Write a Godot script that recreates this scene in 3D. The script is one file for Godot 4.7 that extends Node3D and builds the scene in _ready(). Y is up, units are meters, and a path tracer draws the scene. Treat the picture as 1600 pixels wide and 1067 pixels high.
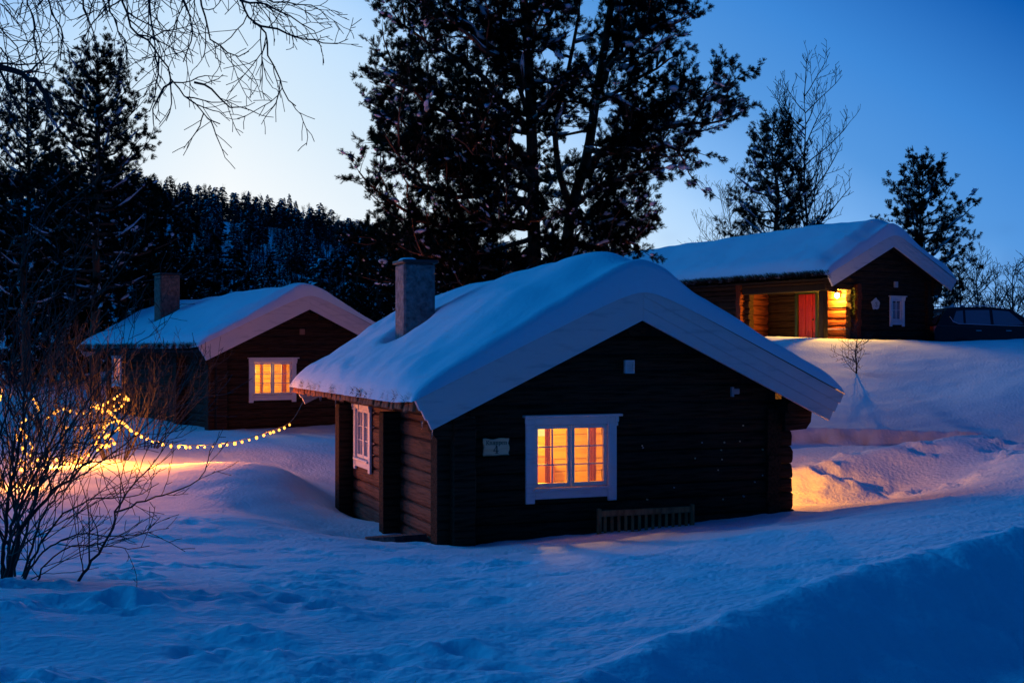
extends Node3D

# Blue hour between snow-covered log cabins. Units are metres, the camera looks along -Z.

const LN := 1950.0
var M := {}
var rng := RandomNumberGenerator.new()
var taken := {}

# ------------------------------------------------------------------ mesh builder
class MB:
	var v := PackedVector3Array()
	var n := PackedVector3Array()
	var t := PackedVector2Array()
	var c := PackedColorArray()
	var i := PackedInt32Array()
	var tint := Color(1, 1, 1)
	var xf := Transform3D()

	func poly(pts: Array, centre: Vector3) -> void:
		var nn := Vector3()
		for k in pts.size():
			nn += (pts[k] - pts[0]).cross(pts[(k + 1) % pts.size()] - pts[0])
		nn = nn.normalized()
		var mid := Vector3()
		for p in pts:
			mid += p
		mid /= pts.size()
		var flip := nn.dot(mid - centre) < 0.0
		if flip:
			nn = -nn
		var at := v.size()
		for p in pts:
			v.append(xf * p)
			n.append((xf.basis * nn).normalized())
			t.append(Vector2(p.x, p.y))
			c.append(tint)
		for k in range(1, pts.size() - 1):
			if flip:
				i.append_array([at, at + k, at + k + 1])
			else:
				i.append_array([at, at + k + 1, at + k])

	func box(lo: Vector3, hi: Vector3, ch := 0.0) -> void:
		var m := (lo + hi) * 0.5
		var h := (hi - lo) * 0.5
		if ch <= 0.0:
			for ax in 3:
				for s in [-1.0, 1.0]:
					var q := []
					for w in [Vector2(-1, -1), Vector2(1, -1), Vector2(1, 1), Vector2(-1, 1)]:
						var p := Vector3()
						p[ax] = s * h[ax]
						p[(ax + 1) % 3] = w.x * h[(ax + 1) % 3]
						p[(ax + 2) % 3] = w.y * h[(ax + 2) % 3]
						q.append(m + p)
					poly(q, m)
			return
		ch = minf(ch, 0.45 * minf(h.x, minf(h.y, h.z)) * 2.0)
		var cv := func(sx: float, sy: float, sz: float, ax: int) -> Vector3:
			var s := Vector3(sx, sy, sz)
			var p := Vector3()
			for k in 3:
				p[k] = s[k] * (h[k] if k == ax else h[k] - ch)
			return m + p
		for ax in 3:
			var u := (ax + 1) % 3
			var w := (ax + 2) % 3
			for s in [-1.0, 1.0]:
				var q := []
				for g in [Vector2(-1, -1), Vector2(1, -1), Vector2(1, 1), Vector2(-1, 1)]:
					var e := Vector3()
					e[ax] = s
					e[u] = g.x
					e[w] = g.y
					q.append(cv.call(e.x, e.y, e.z, ax))
				poly(q, m)
			for s in [-1.0, 1.0]:
				for r in [-1.0, 1.0]:
					var e0 := Vector3()
					var e1 := Vector3()
					e0[ax] = -1.0
					e1[ax] = 1.0
					e0[u] = s
					e1[u] = s
					e0[w] = r
					e1[w] = r
					poly([cv.call(e0.x, e0.y, e0.z, u), cv.call(e1.x, e1.y, e1.z, u), cv.call(e1.x, e1.y, e1.z, w), cv.call(e0.x, e0.y, e0.z, w)], m)
		for sx in [-1.0, 1.0]:
			for sy in [-1.0, 1.0]:
				for sz in [-1.0, 1.0]:
					poly([cv.call(sx, sy, sz, 0), cv.call(sx, sy, sz, 1), cv.call(sx, sy, sz, 2)], m)

	func prism(outline: Array, z0: float, z1: float) -> void:
		# outline in x, y, extruded along z
		var m := Vector3()
		for p in outline:
			m += Vector3(p.x, p.y, 0)
		m /= outline.size()
		m.z = (z0 + z1) * 0.5
		var f := []
		var b := []
		for p in outline:
			f.append(Vector3(p.x, p.y, z0))
			b.append(Vector3(p.x, p.y, z1))
		poly(f, m)
		poly(b, m)
		for k in outline.size():
			var k2 := (k + 1) % outline.size()
			poly([f[k], f[k2], b[k2], b[k]], m)

	func tube(pts: Array, r0: float, r1: float, sides: int, cap := false) -> void:
		var count := pts.size()
		if count < 2:
			return
		var at := v.size()
		var side := Vector3(0.37, 0.61, 0.7)
		for k in count:
			var p: Vector3 = pts[k]
			var d: Vector3 = (pts[mini(k + 1, count - 1)] - pts[maxi(k - 1, 0)]).normalized()
			if absf(d.dot(side)) > 0.97:
				side = Vector3(0.8, -0.5, 0.2)
			var x := side.cross(d).normalized()
			var y := d.cross(x)
			var r := lerpf(r0, r1, float(k) / (count - 1))
			for s in sides:
				var a := TAU * s / sides
				var nn := x * cos(a) + y * sin(a)
				v.append(xf * (p + nn * r))
				n.append(xf.basis * nn)
				t.append(Vector2(float(s) / sides, k * 0.2))
				c.append(tint)
		for k in count - 1:
			for s in sides:
				var a := at + k * sides + s
				var b := at + k * sides + (s + 1) % sides
				i.append_array([a, a + sides, b, b, a + sides, b + sides])
		if cap:
			for e in [0, count - 1]:
				var q := []
				for s in sides:
					q.append(xf.affine_inverse() * v[at + e * sides + s])
				var inner: Vector3 = pts[1] if e == 0 else pts[count - 2]
				poly(q, inner)

	func ball(at_: Vector3, r: Vector3, rings: int, segs: int, lump := 0.0, seed_ := 0) -> void:
		var at := v.size()
		for a in rings + 1:
			var ph := PI * a / rings
			for b in segs + 1:
				var th := TAU * (b % segs) / segs
				var d := Vector3(sin(ph) * cos(th), cos(ph), sin(ph) * sin(th))
				var k := 1.0 + lump * (sin(d.x * 5.0 + seed_) + sin(d.z * 6.3 + seed_ * 1.7) + sin(d.y * 4.1 + seed_ * 0.6)) * 0.4
				v.append(xf * (at_ + d * r * k))
				n.append((xf.basis * (d / r)).normalized())
				t.append(Vector2(float(b) / segs, float(a) / rings))
				c.append(tint)
		for a in rings:
			for b in segs:
				var p := at + a * (segs + 1) + b
				i.append_array([p, p + segs + 1, p + 1, p + 1, p + segs + 1, p + segs + 2])

	func tri(a: Vector3, b: Vector3, d: Vector3, nn: Vector3) -> void:
		var at := v.size()
		v.append_array([xf * a, xf * b, xf * d])
		var w := (xf.basis * nn).normalized()
		n.append_array([w, w, w])
		t.append_array([Vector2(a.x, a.y), Vector2(b.x, b.y), Vector2(d.x, d.y)])
		c.append_array([tint, tint, tint])
		i.append_array([at, at + 1, at + 2])

	func mesh() -> ArrayMesh:
		var arr := []
		arr.resize(Mesh.ARRAY_MAX)
		arr[Mesh.ARRAY_VERTEX] = v
		arr[Mesh.ARRAY_NORMAL] = n
		arr[Mesh.ARRAY_TEX_UV] = t
		arr[Mesh.ARRAY_COLOR] = c
		arr[Mesh.ARRAY_INDEX] = i
		var m := ArrayMesh.new()
		if v.size():
			m.add_surface_from_arrays(Mesh.PRIMITIVE_TRIANGLES, arr)
		return m

# ------------------------------------------------------------------ naming helpers
func numbered(called: String) -> String:
	var k: int = taken.get(called, 0)
	taken[called] = k + 1
	return called if k == 0 else "%s_%03d" % [called, k]

func tag(o: Node3D, label: String, category: String, group := "") -> void:
	o.set_meta("label", label)
	o.set_meta("category", category)
	if group:
		o.set_meta("group", group)

func thing(called: String, label: String, category: String, at := Vector3.ZERO, turn := 0.0, group := "") -> Node3D:
	var o := Node3D.new()
	o.name = numbered(called)
	add_child(o, true)
	o.position = at
	o.rotation.y = turn
	tag(o, label, category, group)
	return o

func part(called: String, mesh, mat: Material, parent: Node) -> MeshInstance3D:
	var o := MeshInstance3D.new()
	var k := 0
	var nm := called
	while parent.has_node(nm):
		k += 1
		nm = "%s_%03d" % [called, k]
	o.name = nm
	o.mesh = mesh.mesh() if mesh is MB else mesh
	o.material_override = mat
	parent.add_child(o, true)
	return o

var counts := {}
func piece(called: String, mesh: Mesh, mat: Material, parent: Node, where: Transform3D) -> MeshInstance3D:
	# like part(), with a counter so that many pieces stay fast
	var key := "%d/%s" % [parent.get_instance_id(), called]
	var k: int = counts.get(key, 0)
	counts[key] = k + 1
	var o := MeshInstance3D.new()
	o.name = called if k == 0 else "%s_%03d" % [called, k]
	o.mesh = mesh
	o.material_override = mat
	o.transform = where
	parent.add_child(o, true)
	return o

func solo(called: String, mesh, mat: Material, label: String, category: String, at := Vector3.ZERO, turn := 0.0, group := "") -> MeshInstance3D:
	var o := part(numbered(called), mesh, mat, self)
	o.position = at
	o.rotation.y = turn
	tag(o, label, category, group)
	return o

func struct(called: String, mesh, mat: Material) -> MeshInstance3D:
	var o := part(called, mesh, mat, self)
	o.set_meta("kind", "structure")
	return o

func copies(called: String, mesh: Mesh, mat: Material, where: Array, parent: Node) -> MultiMeshInstance3D:
	var mm := MultiMesh.new()
	mm.transform_format = MultiMesh.TRANSFORM_3D
	mm.mesh = mesh
	mm.instance_count = where.size()
	for k in where.size():
		mm.set_instance_transform(k, where[k])
	var o := MultiMeshInstance3D.new()
	o.name = called
	o.multimesh = mm
	o.material_override = mat
	o.set_meta("kind", "stuff")
	parent.add_child(o, true)
	return o

# ------------------------------------------------------------------ materials
func noise_tex(freq: float, oct: int, seed_: int, size := 256, stops := [], normal := false, kind := FastNoiseLite.TYPE_SIMPLEX_SMOOTH) -> NoiseTexture2D:
	var f := FastNoiseLite.new()
	f.noise_type = kind
	f.frequency = freq
	f.fractal_octaves = oct
	f.seed = seed_
	var t := NoiseTexture2D.new()
	t.width = size
	t.height = size
	t.seamless = true
	t.noise = f
	if normal:
		t.as_normal_map = true
	if stops.size():
		var g := Gradient.new()
		g.offsets = PackedFloat32Array(range(stops.size()).map(func(k): return float(k) / (stops.size() - 1)))
		g.colors = PackedColorArray(stops.map(func(s): return s.linear_to_srgb()))
		t.color_ramp = g
	return t

func wood(lo: Color, hi: Color, seed_: int, grain := Vector3(1.2, 14, 14), rough := 0.75, bump := 0.6) -> StandardMaterial3D:
	var m := StandardMaterial3D.new()
	m.albedo_texture = noise_tex(0.02, 5, seed_, 256, [lo, lo.lerp(hi, 0.35), hi.lerp(lo, 0.2), hi, lo.lerp(hi, 0.6)])
	m.uv1_triplanar = true
	m.uv1_scale = grain * 0.25
	m.roughness = rough
	m.metallic_specular = 0.35
	m.heightmap_enabled = true
	m.heightmap_texture = noise_tex(0.03, 4, seed_ + 7)
	m.heightmap_scale = bump
	return m

func flat(col: Color, rough := 0.7, spec := 0.5) -> StandardMaterial3D:
	var m := StandardMaterial3D.new()
	m.albedo_color = col.linear_to_srgb()
	m.roughness = rough
	m.metallic_specular = spec
	return m

func paint(col: Color, seed_: int, rough := 0.6, worn := 0.8) -> StandardMaterial3D:
	var m := StandardMaterial3D.new()
	m.albedo_texture = noise_tex(0.012, 5, seed_, 256, [col * worn, col, col, col * 0.93])
	m.uv1_triplanar = true
	m.uv1_scale = Vector3(0.5, 2.5, 2.5)
	m.roughness = rough
	m.heightmap_enabled = true
	m.heightmap_texture = noise_tex(0.03, 4, seed_ + 3)
	m.heightmap_scale = 0.12
	return m

func glow(col: Color, energy: float) -> StandardMaterial3D:
	var m := StandardMaterial3D.new()
	m.albedo_color = Color(0.6, 0.5, 0.35)
	m.emission_enabled = true
	m.emission = col.linear_to_srgb()
	m.emission_energy_multiplier = energy
	return m

func materials() -> void:
	var s := StandardMaterial3D.new()
	s.albedo_color = Color(0.77, 0.86, 0.90).linear_to_srgb()
	s.vertex_color_use_as_albedo = true
	s.roughness = 0.75
	s.metallic_specular = 0.3
	s.heightmap_enabled = true
	s.heightmap_texture = noise_tex(0.03, 5, 11, 512)
	s.heightmap_scale = 1.2
	s.uv1_triplanar = true
	s.uv1_world_triplanar = true
	s.uv1_scale = Vector3(0.8, 0.8, 0.8)
	M.snow = s
	var r := s.duplicate()
	r.heightmap_scale = 0.7
	r.vertex_color_use_as_albedo = false
	M.roof_snow = r
	M.snow_clump = flat(Color(0.84, 0.87, 0.9), 0.8, 0.3)
	M.tar_shaded = wood(Color(0.008, 0.005, 0.004), Color(0.066, 0.037, 0.023), 21, Vector3(1.2, 14, 14), 0.85, 1.6)  # near-black tone: shade of the gable walls put into the tarred wood
	M.tar_shaded.metallic_specular = 0.2
	M.log = wood(Color(0.05, 0.02, 0.012), Color(0.21, 0.077, 0.042), 31, Vector3(1.2, 14, 14), 0.8, 1.4)  # lighter, warmer copy: light on the side wall put into the colour
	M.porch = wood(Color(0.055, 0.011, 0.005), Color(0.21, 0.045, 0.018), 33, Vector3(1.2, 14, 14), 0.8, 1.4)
	M.dark = wood(Color(0.008, 0.006, 0.005), Color(0.03, 0.02, 0.015), 41, Vector3(14, 1.2, 14), 0.8)
	M.barge = paint(Color(0.74, 0.67, 0.65), 51)
	M.white = paint(Color(0.84, 0.80, 0.78), 52, 0.5)
	M.bark = wood(Color(0.07, 0.025, 0.014), Color(0.44, 0.16, 0.075), 61, Vector3(14, 2, 14), 0.85, 1.0)
	M.pine_board = wood(Color(0.52, 0.32, 0.09), Color(0.74, 0.50, 0.16), 71, Vector3(1.0, 9, 9), 0.55, 0.15)
	M.bench = wood(Color(0.26, 0.09, 0.035), Color(0.52, 0.22, 0.09), 81, Vector3(8, 2, 8), 0.7)
	M.door_red = paint(Color(0.42, 0.022, 0.018), 91, 0.5)
	M.green = paint(Color(0.022, 0.05, 0.008), 92, 0.5)
	M.curtain = flat(Color(0.36, 0.07, 0.02), 0.9)
	M.curtain.backlight_enabled = true
	M.curtain.backlight = Color(0.5, 0.3, 0.2)
	M.linen = flat(Color(0.62, 0.5, 0.5), 0.9)
	M.sign = wood(Color(0.80, 0.52, 0.30), Color(0.95, 0.68, 0.42), 101, Vector3(2, 9, 9), 0.8)
	M.ink = flat(Color(0.02, 0.012, 0.01), 0.8)
	M.iron = flat(Color(0.03, 0.03, 0.03), 0.5)
	M.zinc = flat(Color(0.4, 0.4, 0.42), 0.5)
	var st := StandardMaterial3D.new()
	st.albedo_texture = noise_tex(0.025, 5, 111, 256, [Color(0.07, 0.07, 0.07), Color(0.17, 0.165, 0.16), Color(0.24, 0.23, 0.22), Color(0.33, 0.32, 0.31)])
	st.uv1_triplanar = true
	st.uv1_scale = Vector3(1.2, 1.2, 1.2)
	st.roughness = 0.95
	st.heightmap_enabled = true
	st.heightmap_texture = noise_tex(0.05, 5, 112)
	st.heightmap_scale = 2.5
	M.stone = st
	M.lit_stone = st.duplicate()
	M.lit_stone.albedo_color = Color(1.0, 0.82, 0.72)  # warm tint in the colour stands for string light on the left chimney
	M.slate = st.duplicate()
	M.slate.albedo_color = Color(0.55, 0.57, 0.58)
	var g := StandardMaterial3D.new()
	g.transparency = BaseMaterial3D.TRANSPARENCY_ALPHA
	g.albedo_color = Color(0.9, 0.95, 1.0, 0.06)
	g.roughness = 0.03
	M.glass = g
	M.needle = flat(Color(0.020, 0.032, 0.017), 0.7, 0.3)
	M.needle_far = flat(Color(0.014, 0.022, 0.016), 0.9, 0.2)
	M.needle_haze = flat(Color(0.04, 0.055, 0.055), 0.95, 0.1)  # paler, bluer needles: distance haze mixed into the colour
	M.pine_bark = wood(Color(0.03, 0.02, 0.015), Color(0.17, 0.08, 0.045), 121, Vector3(9, 2.4, 9), 0.9, 3.0)
	M.twig = flat(Color(0.022, 0.017, 0.016), 0.8)
	M.shrub = flat(Color(0.020, 0.015, 0.014), 0.8)
	M.grass = flat(Color(0.05, 0.035, 0.02), 0.9)
	var ic := StandardMaterial3D.new()
	ic.refraction_enabled = true
	ic.refraction_scale = 0.031
	ic.albedo_color = Color(1, 1, 1, 0.1)
	ic.transparency = BaseMaterial3D.TRANSPARENCY_ALPHA
	ic.roughness = 0.08
	M.ice = ic
	var cp := flat(Color(0.006, 0.007, 0.008), 0.35, 0.3)
	cp.clearcoat_enabled = true
	cp.clearcoat = 0.5
	cp.clearcoat_roughness = 0.06
	M.car_paint = cp
	var cg := flat(Color(0.25, 0.26, 0.28), 0.06, 1.0)
	cg.metallic = 0.6
	M.car_glass = cg
	M.chrome = flat(Color(0.8, 0.8, 0.82), 0.3)
	M.chrome.metallic = 0.5
	M.tail_red = flat(Color(0.75, 0.07, 0.02), 0.15, 0.7)
	M.rubber = flat(Color(0.015, 0.015, 0.015), 0.9)
	M.bulb = glow(Color(1.0, 0.38, 0.055), 3.4)
	M.shade = glow(Color(1.0, 0.72, 0.2), 1.3)
	M.lamp_glow = glow(Color(1.0, 0.7, 0.22), 30.0)

# ------------------------------------------------------------------ sky
func sky_colour(m: float) -> Color:
	var at := [0.0, 7.0, 13.0, 17.0, 19.5, 22.0, 26.0, 30.5, 36.5, 50.0, 90.0, 130.0]
	var col := [Color(1.1, 1.1, 1.08), Color(1.0, 1.04, 1.06), Color(0.74, 0.9, 1.04), Color(0.60, 0.82, 1.06), Color(0.46, 0.72, 1.06), Color(0.25, 0.53, 0.98), Color(0.10, 0.34, 0.80), Color(0.05, 0.26, 0.73), Color(0.002, 0.105, 0.46), Color(0.0005, 0.062, 0.29), Color(0.0003, 0.040, 0.205), Color(0.0003, 0.032, 0.17)]
	for k in at.size() - 1:
		if m <= at[k + 1]:
			var f: float = (m - at[k]) / (at[k + 1] - at[k])
			return col[k].lerp(col[k + 1], f)
	return col[-1]

func make_sky() -> Image:
	var w := 1024
	var h := 512
	var im := Image.create(w, h, false, Image.FORMAT_RGBAF)
	var cl := FastNoiseLite.new()
	cl.seed = 5
	cl.frequency = 0.9
	for y in h:
		var e := 90.0 - (y + 0.5) * 180.0 / h
		for x in w:
			var az := wrapf((x + 0.5) * 360.0 / w, -180.0, 180.0)
			var c: Color
			if e >= 0.0:
				var da := absf(wrapf(az + 13.0, -180.0, 180.0))
				var m := minf(e * (1.0 + 0.15 * sin(deg_to_rad(minf(e, 90.0)))) + 0.62 * da * cos(deg_to_rad(e)), 130.0)
				c = sky_colour(maxf(m, 0.0))
				var band := clampf(cl.get_noise_2d(az * 0.25, e * 1.6) * 2.2 - 0.35, 0.0, 1.0) * exp(-pow((e - 4.0) / 2.2, 2.0))
				c = c.lerp(Color(0.06, 0.2, 0.52), band * 0.5 * clampf(da / 30.0, 0.0, 1.0))
			else:
				c = Color(0.003, 0.06, 0.26)
			im.set_pixel(x, y, Color(c.r, c.g, c.b, 1.0))
	return im

func _ready() -> void:
	rng.seed = 4
	var cam := Camera3D.new()
	cam.name = "camera"
	add_child(cam, true)
	cam.position = Vector3(0, 2.3, 0)
	cam.rotation_degrees = Vector3(0.338, 0, 0)
	cam.fov = 2.0 * rad_to_deg(atan(533.5 / LN))
	cam.near = 0.05
	cam.far = 2000.0
	cam.current = true
	var we := WorldEnvironment.new()
	we.name = "environment"
	var env := Environment.new()
	env.background_mode = Environment.BG_SKY
	var sky := Sky.new()
	var pm := PanoramaSkyMaterial.new()
	pm.panorama = ImageTexture.create_from_image(make_sky())
	sky.sky_material = pm
	env.sky = sky
	env.background_energy_multiplier = 1.0
	env.tonemap_mode = Environment.TONE_MAPPER_LINEAR
	env.tonemap_exposure = 0.94
	env.sdfgi_enabled = true
	env.ssao_enabled = true
	env.ssil_enabled = true
	we.environment = env
	add_child(we, true)
	var sun := DirectionalLight3D.new()
	sun.name = "afterglow"
	sun.light_color = Color(0.10, 0.66, 1.0)
	sun.light_energy = 0.32
	sun.light_angular_distance = 40.0
	sun.shadow_enabled = true
	sun.rotation_degrees = Vector3(-27, 180 + 62, 0)
	add_child(sun, true)

	materials()
	ground()
	cabins()
	trees()
	bushes()
	small_things()

# ------------------------------------------------------------------ terrain
const GX := -44.0
const GS := 0.5
var grid := PackedFloat32Array()
var gw := 181
var gd := 164
var drift := FastNoiseLite.new()
var rough := FastNoiseLite.new()
var patchy := FastNoiseLite.new()

func known_heights() -> Array:
	return [
		Vector3(-2.62, 0.950, -3.00), Vector3(0.00, 0.950, -3.00), Vector3(2.77, 0.950, -3.00), Vector3(-2.05, 0.930, -5.00), Vector3(-1.03, 0.930, -5.00), Vector3(0.00, 0.960, -5.00), Vector3(1.28, 1.000, -5.00), Vector3(2.82, 1.050, -5.00),
		Vector3(-2.87, 0.900, -7.00), Vector3(-1.79, 0.850, -7.00), Vector3(-0.72, 0.800, -7.00), Vector3(0.36, 0.840, -7.00), Vector3(1.44, 0.980, -7.00), Vector3(2.18, 1.060, -7.10), Vector3(4.51, 1.150, -8.00), Vector3(-4.67, 0.900, -7.00),
		Vector3(-3.90, 0.620, -9.50), Vector3(-2.92, 0.600, -9.50), Vector3(-1.95, 0.580, -9.50), Vector3(-0.97, 0.550, -9.50), Vector3(0.00, 0.580, -9.50), Vector3(1.46, 0.720, -9.50), Vector3(3.08, 0.900, -10.00), Vector3(4.62, 1.030, -10.00),
		Vector3(-6.15, 0.750, -10.00), Vector3(-8.62, 0.500, -14.00), Vector3(-4.92, 0.420, -12.00), Vector3(-3.38, 0.330, -12.00), Vector3(-1.85, 0.310, -12.00), Vector3(0.00, 0.300, -12.00), Vector3(1.85, 0.470, -12.00), Vector3(3.53, 0.660, -12.50), Vector3(5.13, 0.860, -12.50), Vector3(7.69, 1.200, -12.50),
		Vector3(-0.73, 0.050, -14.20), Vector3(0.00, 0.060, -14.40), Vector3(0.75, 0.090, -14.60), Vector3(1.53, 0.120, -14.90), Vector3(2.35, 0.170, -15.30), Vector3(3.56, 0.240, -15.90), Vector3(4.82, 0.300, -16.20), Vector3(7.18, 0.760, -17.50), Vector3(9.59, 1.200, -17.00),
		Vector3(4.62, 0.120, -18.00), Vector3(5.82, 0.160, -18.30), Vector3(4.45, 0.360, -19.50), Vector3(5.87, 0.660, -20.80), Vector3(6.97, 0.620, -20.00), Vector3(8.41, 0.740, -20.00), Vector3(12.41, 1.250, -22.00),
		Vector3(5.61, 0.400, -23.80), Vector3(7.26, 0.420, -23.60), Vector3(8.73, 0.440, -23.00), Vector3(9.85, 0.750, -22.60), Vector3(3.77, 0.420, -24.50), Vector3(1.85, 0.100, -18.00), Vector3(2.26, 0.300, -22.00),
		Vector3(7.18, 1.150, -28.00), Vector3(8.21, 2.000, -32.00), Vector3(8.79, 2.520, -34.30), Vector3(11.31, 2.520, -35.00), Vector3(10.05, 1.350, -28.00), Vector3(13.48, 2.480, -36.00), Vector3(11.08, 1.500, -27.00), Vector3(16.15, 2.500, -37.50), Vector3(16.92, 2.100, -30.00), Vector3(21.44, 2.600, -38.00), Vector3(12.76, 2.300, -36.60), Vector3(18.92, 2.050, -41.00), Vector3(14.36, 2.050, -40.00), Vector3(25.38, 2.100, -45.00), Vector3(6.10, 2.400, -34.00), Vector3(5.38, 1.500, -30.00), Vector3(2.62, 1.900, -34.00),
		Vector3(8.62, 2.600, -42.00), Vector3(4.92, 2.500, -48.00), Vector3(19.74, 2.400, -55.00), Vector3(46.15, 2.600, -60.00), Vector3(0.00, 2.000, -60.00),
		Vector3(-1.26, -0.060, -15.40), Vector3(-1.69, -0.120, -16.50), Vector3(-1.97, -0.200, -16.00), Vector3(-2.77, -0.150, -19.30), Vector3(-2.71, -0.020, -17.60), Vector3(-2.31, -0.120, -16.40), Vector3(-3.55, 0.280, -18.00), Vector3(-3.29, 0.300, -19.30), Vector3(-3.08, 0.260, -15.00), Vector3(-4.37, 0.260, -14.20), Vector3(-5.95, 0.320, -14.50), Vector3(-6.46, 0.270, -18.00), Vector3(-4.62, 0.260, -18.00), Vector3(-5.51, 0.320, -21.50), Vector3(-4.46, 0.340, -21.20), Vector3(-3.89, 0.330, -20.50), Vector3(-6.93, 0.400, -20.80), Vector3(-7.40, 0.380, -19.50), Vector3(-3.23, 0.020, -21.00), Vector3(-4.31, 0.400, -24.00), Vector3(-3.45, 0.300, -24.00),
		Vector3(-7.69, 0.440, -25.00), Vector3(-10.26, 0.500, -25.00), Vector3(-10.77, 0.500, -30.00), Vector3(-7.06, 0.390, -29.30), Vector3(-5.41, 0.370, -31.00), Vector3(-3.69, 0.360, -30.00), Vector3(-11.67, 0.450, -35.00), Vector3(-4.92, 0.600, -40.00), Vector3(-11.54, 0.900, -45.00), Vector3(-1.23, 0.200, -24.00), Vector3(-0.98, 0.900, -32.00), Vector3(-18.46, 0.800, -30.00), Vector3(-24.62, 1.200, -60.00), Vector3(-10.00, 1.400, -65.00), Vector3(-46.67, 1.400, -70.00), Vector3(7.69, 2.200, -75.00), Vector3(30.77, 2.200, -75.00), Vector3(65.38, 2.400, -75.00), Vector3(-17.44, 0.900, -20.00), Vector3(18.46, 2.000, -20.00),
	]

func spline_field() -> void:
	var p := known_heights()
	var n := p.size()
	var m := n + 3
	var a := []
	for r in m:
		var row := PackedFloat64Array()
		row.resize(m + 1)
		a.append(row)
	for r in n:
		for c in n:
			var d2: float = pow(p[r].x - p[c].x, 2) + pow(p[r].z - p[c].z, 2)
			a[r][c] = 0.5 * d2 * log(d2 + 1e-9) if r != c else 0.02
		a[r][n] = 1.0
		a[r][n + 1] = p[r].x
		a[r][n + 2] = p[r].z
		a[n][r] = 1.0
		a[n + 1][r] = p[r].x
		a[n + 2][r] = p[r].z
		a[r][m] = p[r].y
	for k in m:
		var best := k
		for r in range(k + 1, m):
			if absf(a[r][k]) > absf(a[best][k]):
				best = r
		var sw = a[k]
		a[k] = a[best]
		a[best] = sw
		var pk: PackedFloat64Array = a[k]
		var pv := pk[k]
		for r in range(k + 1, m):
			var rr: PackedFloat64Array = a[r]
			var f := rr[k] / pv
			if f == 0.0:
				continue
			for c in range(k, m + 1):
				rr[c] -= f * pk[c]
			a[r] = rr
	var w := PackedFloat64Array()
	w.resize(m)
	for k in range(m - 1, -1, -1):
		var s: float = a[k][m]
		for c in range(k + 1, m):
			s -= a[k][c] * w[c]
		w[k] = s / a[k][k]
	var px := PackedFloat64Array()
	var pz := PackedFloat64Array()
	for q in p:
		px.append(q.x)
		pz.append(q.z)
	grid.resize(gw * gd)
	for j in gd:
		var z := -(j * GS) + 2.0
		for i in gw:
			var x := GX + i * GS
			var s := w[n] + w[n + 1] * x + w[n + 2] * z
			for k in n:
				var dx := x - px[k]
				var dz := z - pz[k]
				var d2 := dx * dx + dz * dz + 1e-9
				s += w[k] * 0.5 * d2 * log(d2)
			grid[j * gw + i] = clampf(s, -0.4, 3.2)

func cubic(a: float, b: float, c: float, d: float, f: float) -> float:
	return b + 0.5 * f * (c - a + f * (2.0 * a - 5.0 * b + 4.0 * c - d + f * (3.0 * (b - c) + d - a)))

func base_height(x: float, z: float) -> float:
	var fx := clampf((x - GX) / GS, 1.0, gw - 2.001)
	var fz := clampf((2.0 - z) / GS, 1.0, gd - 2.001)
	var i := int(fx)
	var j := int(fz)
	var u := fx - i
	var r := []
	for k in range(-1, 3):
		var o := mini(j + k, gd - 1) * gw + i
		r.append(cubic(grid[o - 1], grid[o], grid[o + 1], grid[mini(o + 2, grid.size() - 1)], u))
	return cubic(r[0], r[1], r[2], r[3], fz - j)

func along(poly: Array, x: float, z: float) -> Vector2:
	# signed distance to an open polyline (x, z), and the length run along it
	var best := 1e9
	var sign_ := 1.0
	var run := 0.0
	var at := 0.0
	for k in poly.size() - 1:
		var a: Vector2 = poly[k]
		var b: Vector2 = poly[k + 1]
		var ab := b - a
		var ap := Vector2(x, z) - a
		var f := ap.dot(ab) / ab.length_squared()
		f = clampf(f, 0.0 if k > 0 else -5.0, 1.0 if k < poly.size() - 2 else 5.0)
		var d := (ap - ab * f).length()
		if d < best:
			best = d
			sign_ = signf(ab.cross(ap))
			at = run + f * ab.length()
		run += ab.length()
	return Vector2(best * sign_, at)

const ROAD_EDGE := [Vector2(-0.6, -3.6), Vector2(0.33, -5.0), Vector2(1.0, -5.9), Vector2(1.95, -6.9), Vector2(3.3, -8.1), Vector2(6.5, -10.6), Vector2(12.0, -14.0)]
const MOUND := [Vector2(3.7, -18.3), Vector2(4.3, -18.7), Vector2(5.45, -19.5), Vector2(6.97, -20.0), Vector2(8.2, -20.6)]
const CUT := [Vector2(3.2, -25.4), Vector2(5.6, -24.6), Vector2(7.4, -24.0), Vector2(8.9, -23.3)]

func hill_height(x: float, z: float) -> float:
	var d := Vector2(x, z).length()
	var side := x / maxf(-z, 1.0)
	var top := lerpf(32.0, 3.0, smoothstep(-0.40, 0.34, side))
	top += 3.0 * drift.get_noise_2d(x * 0.08, z * 0.08)
	return 2.0 + top * smoothstep(85.0, 300.0, d) - 14.0 * smoothstep(305.0, 420.0, d)

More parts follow.
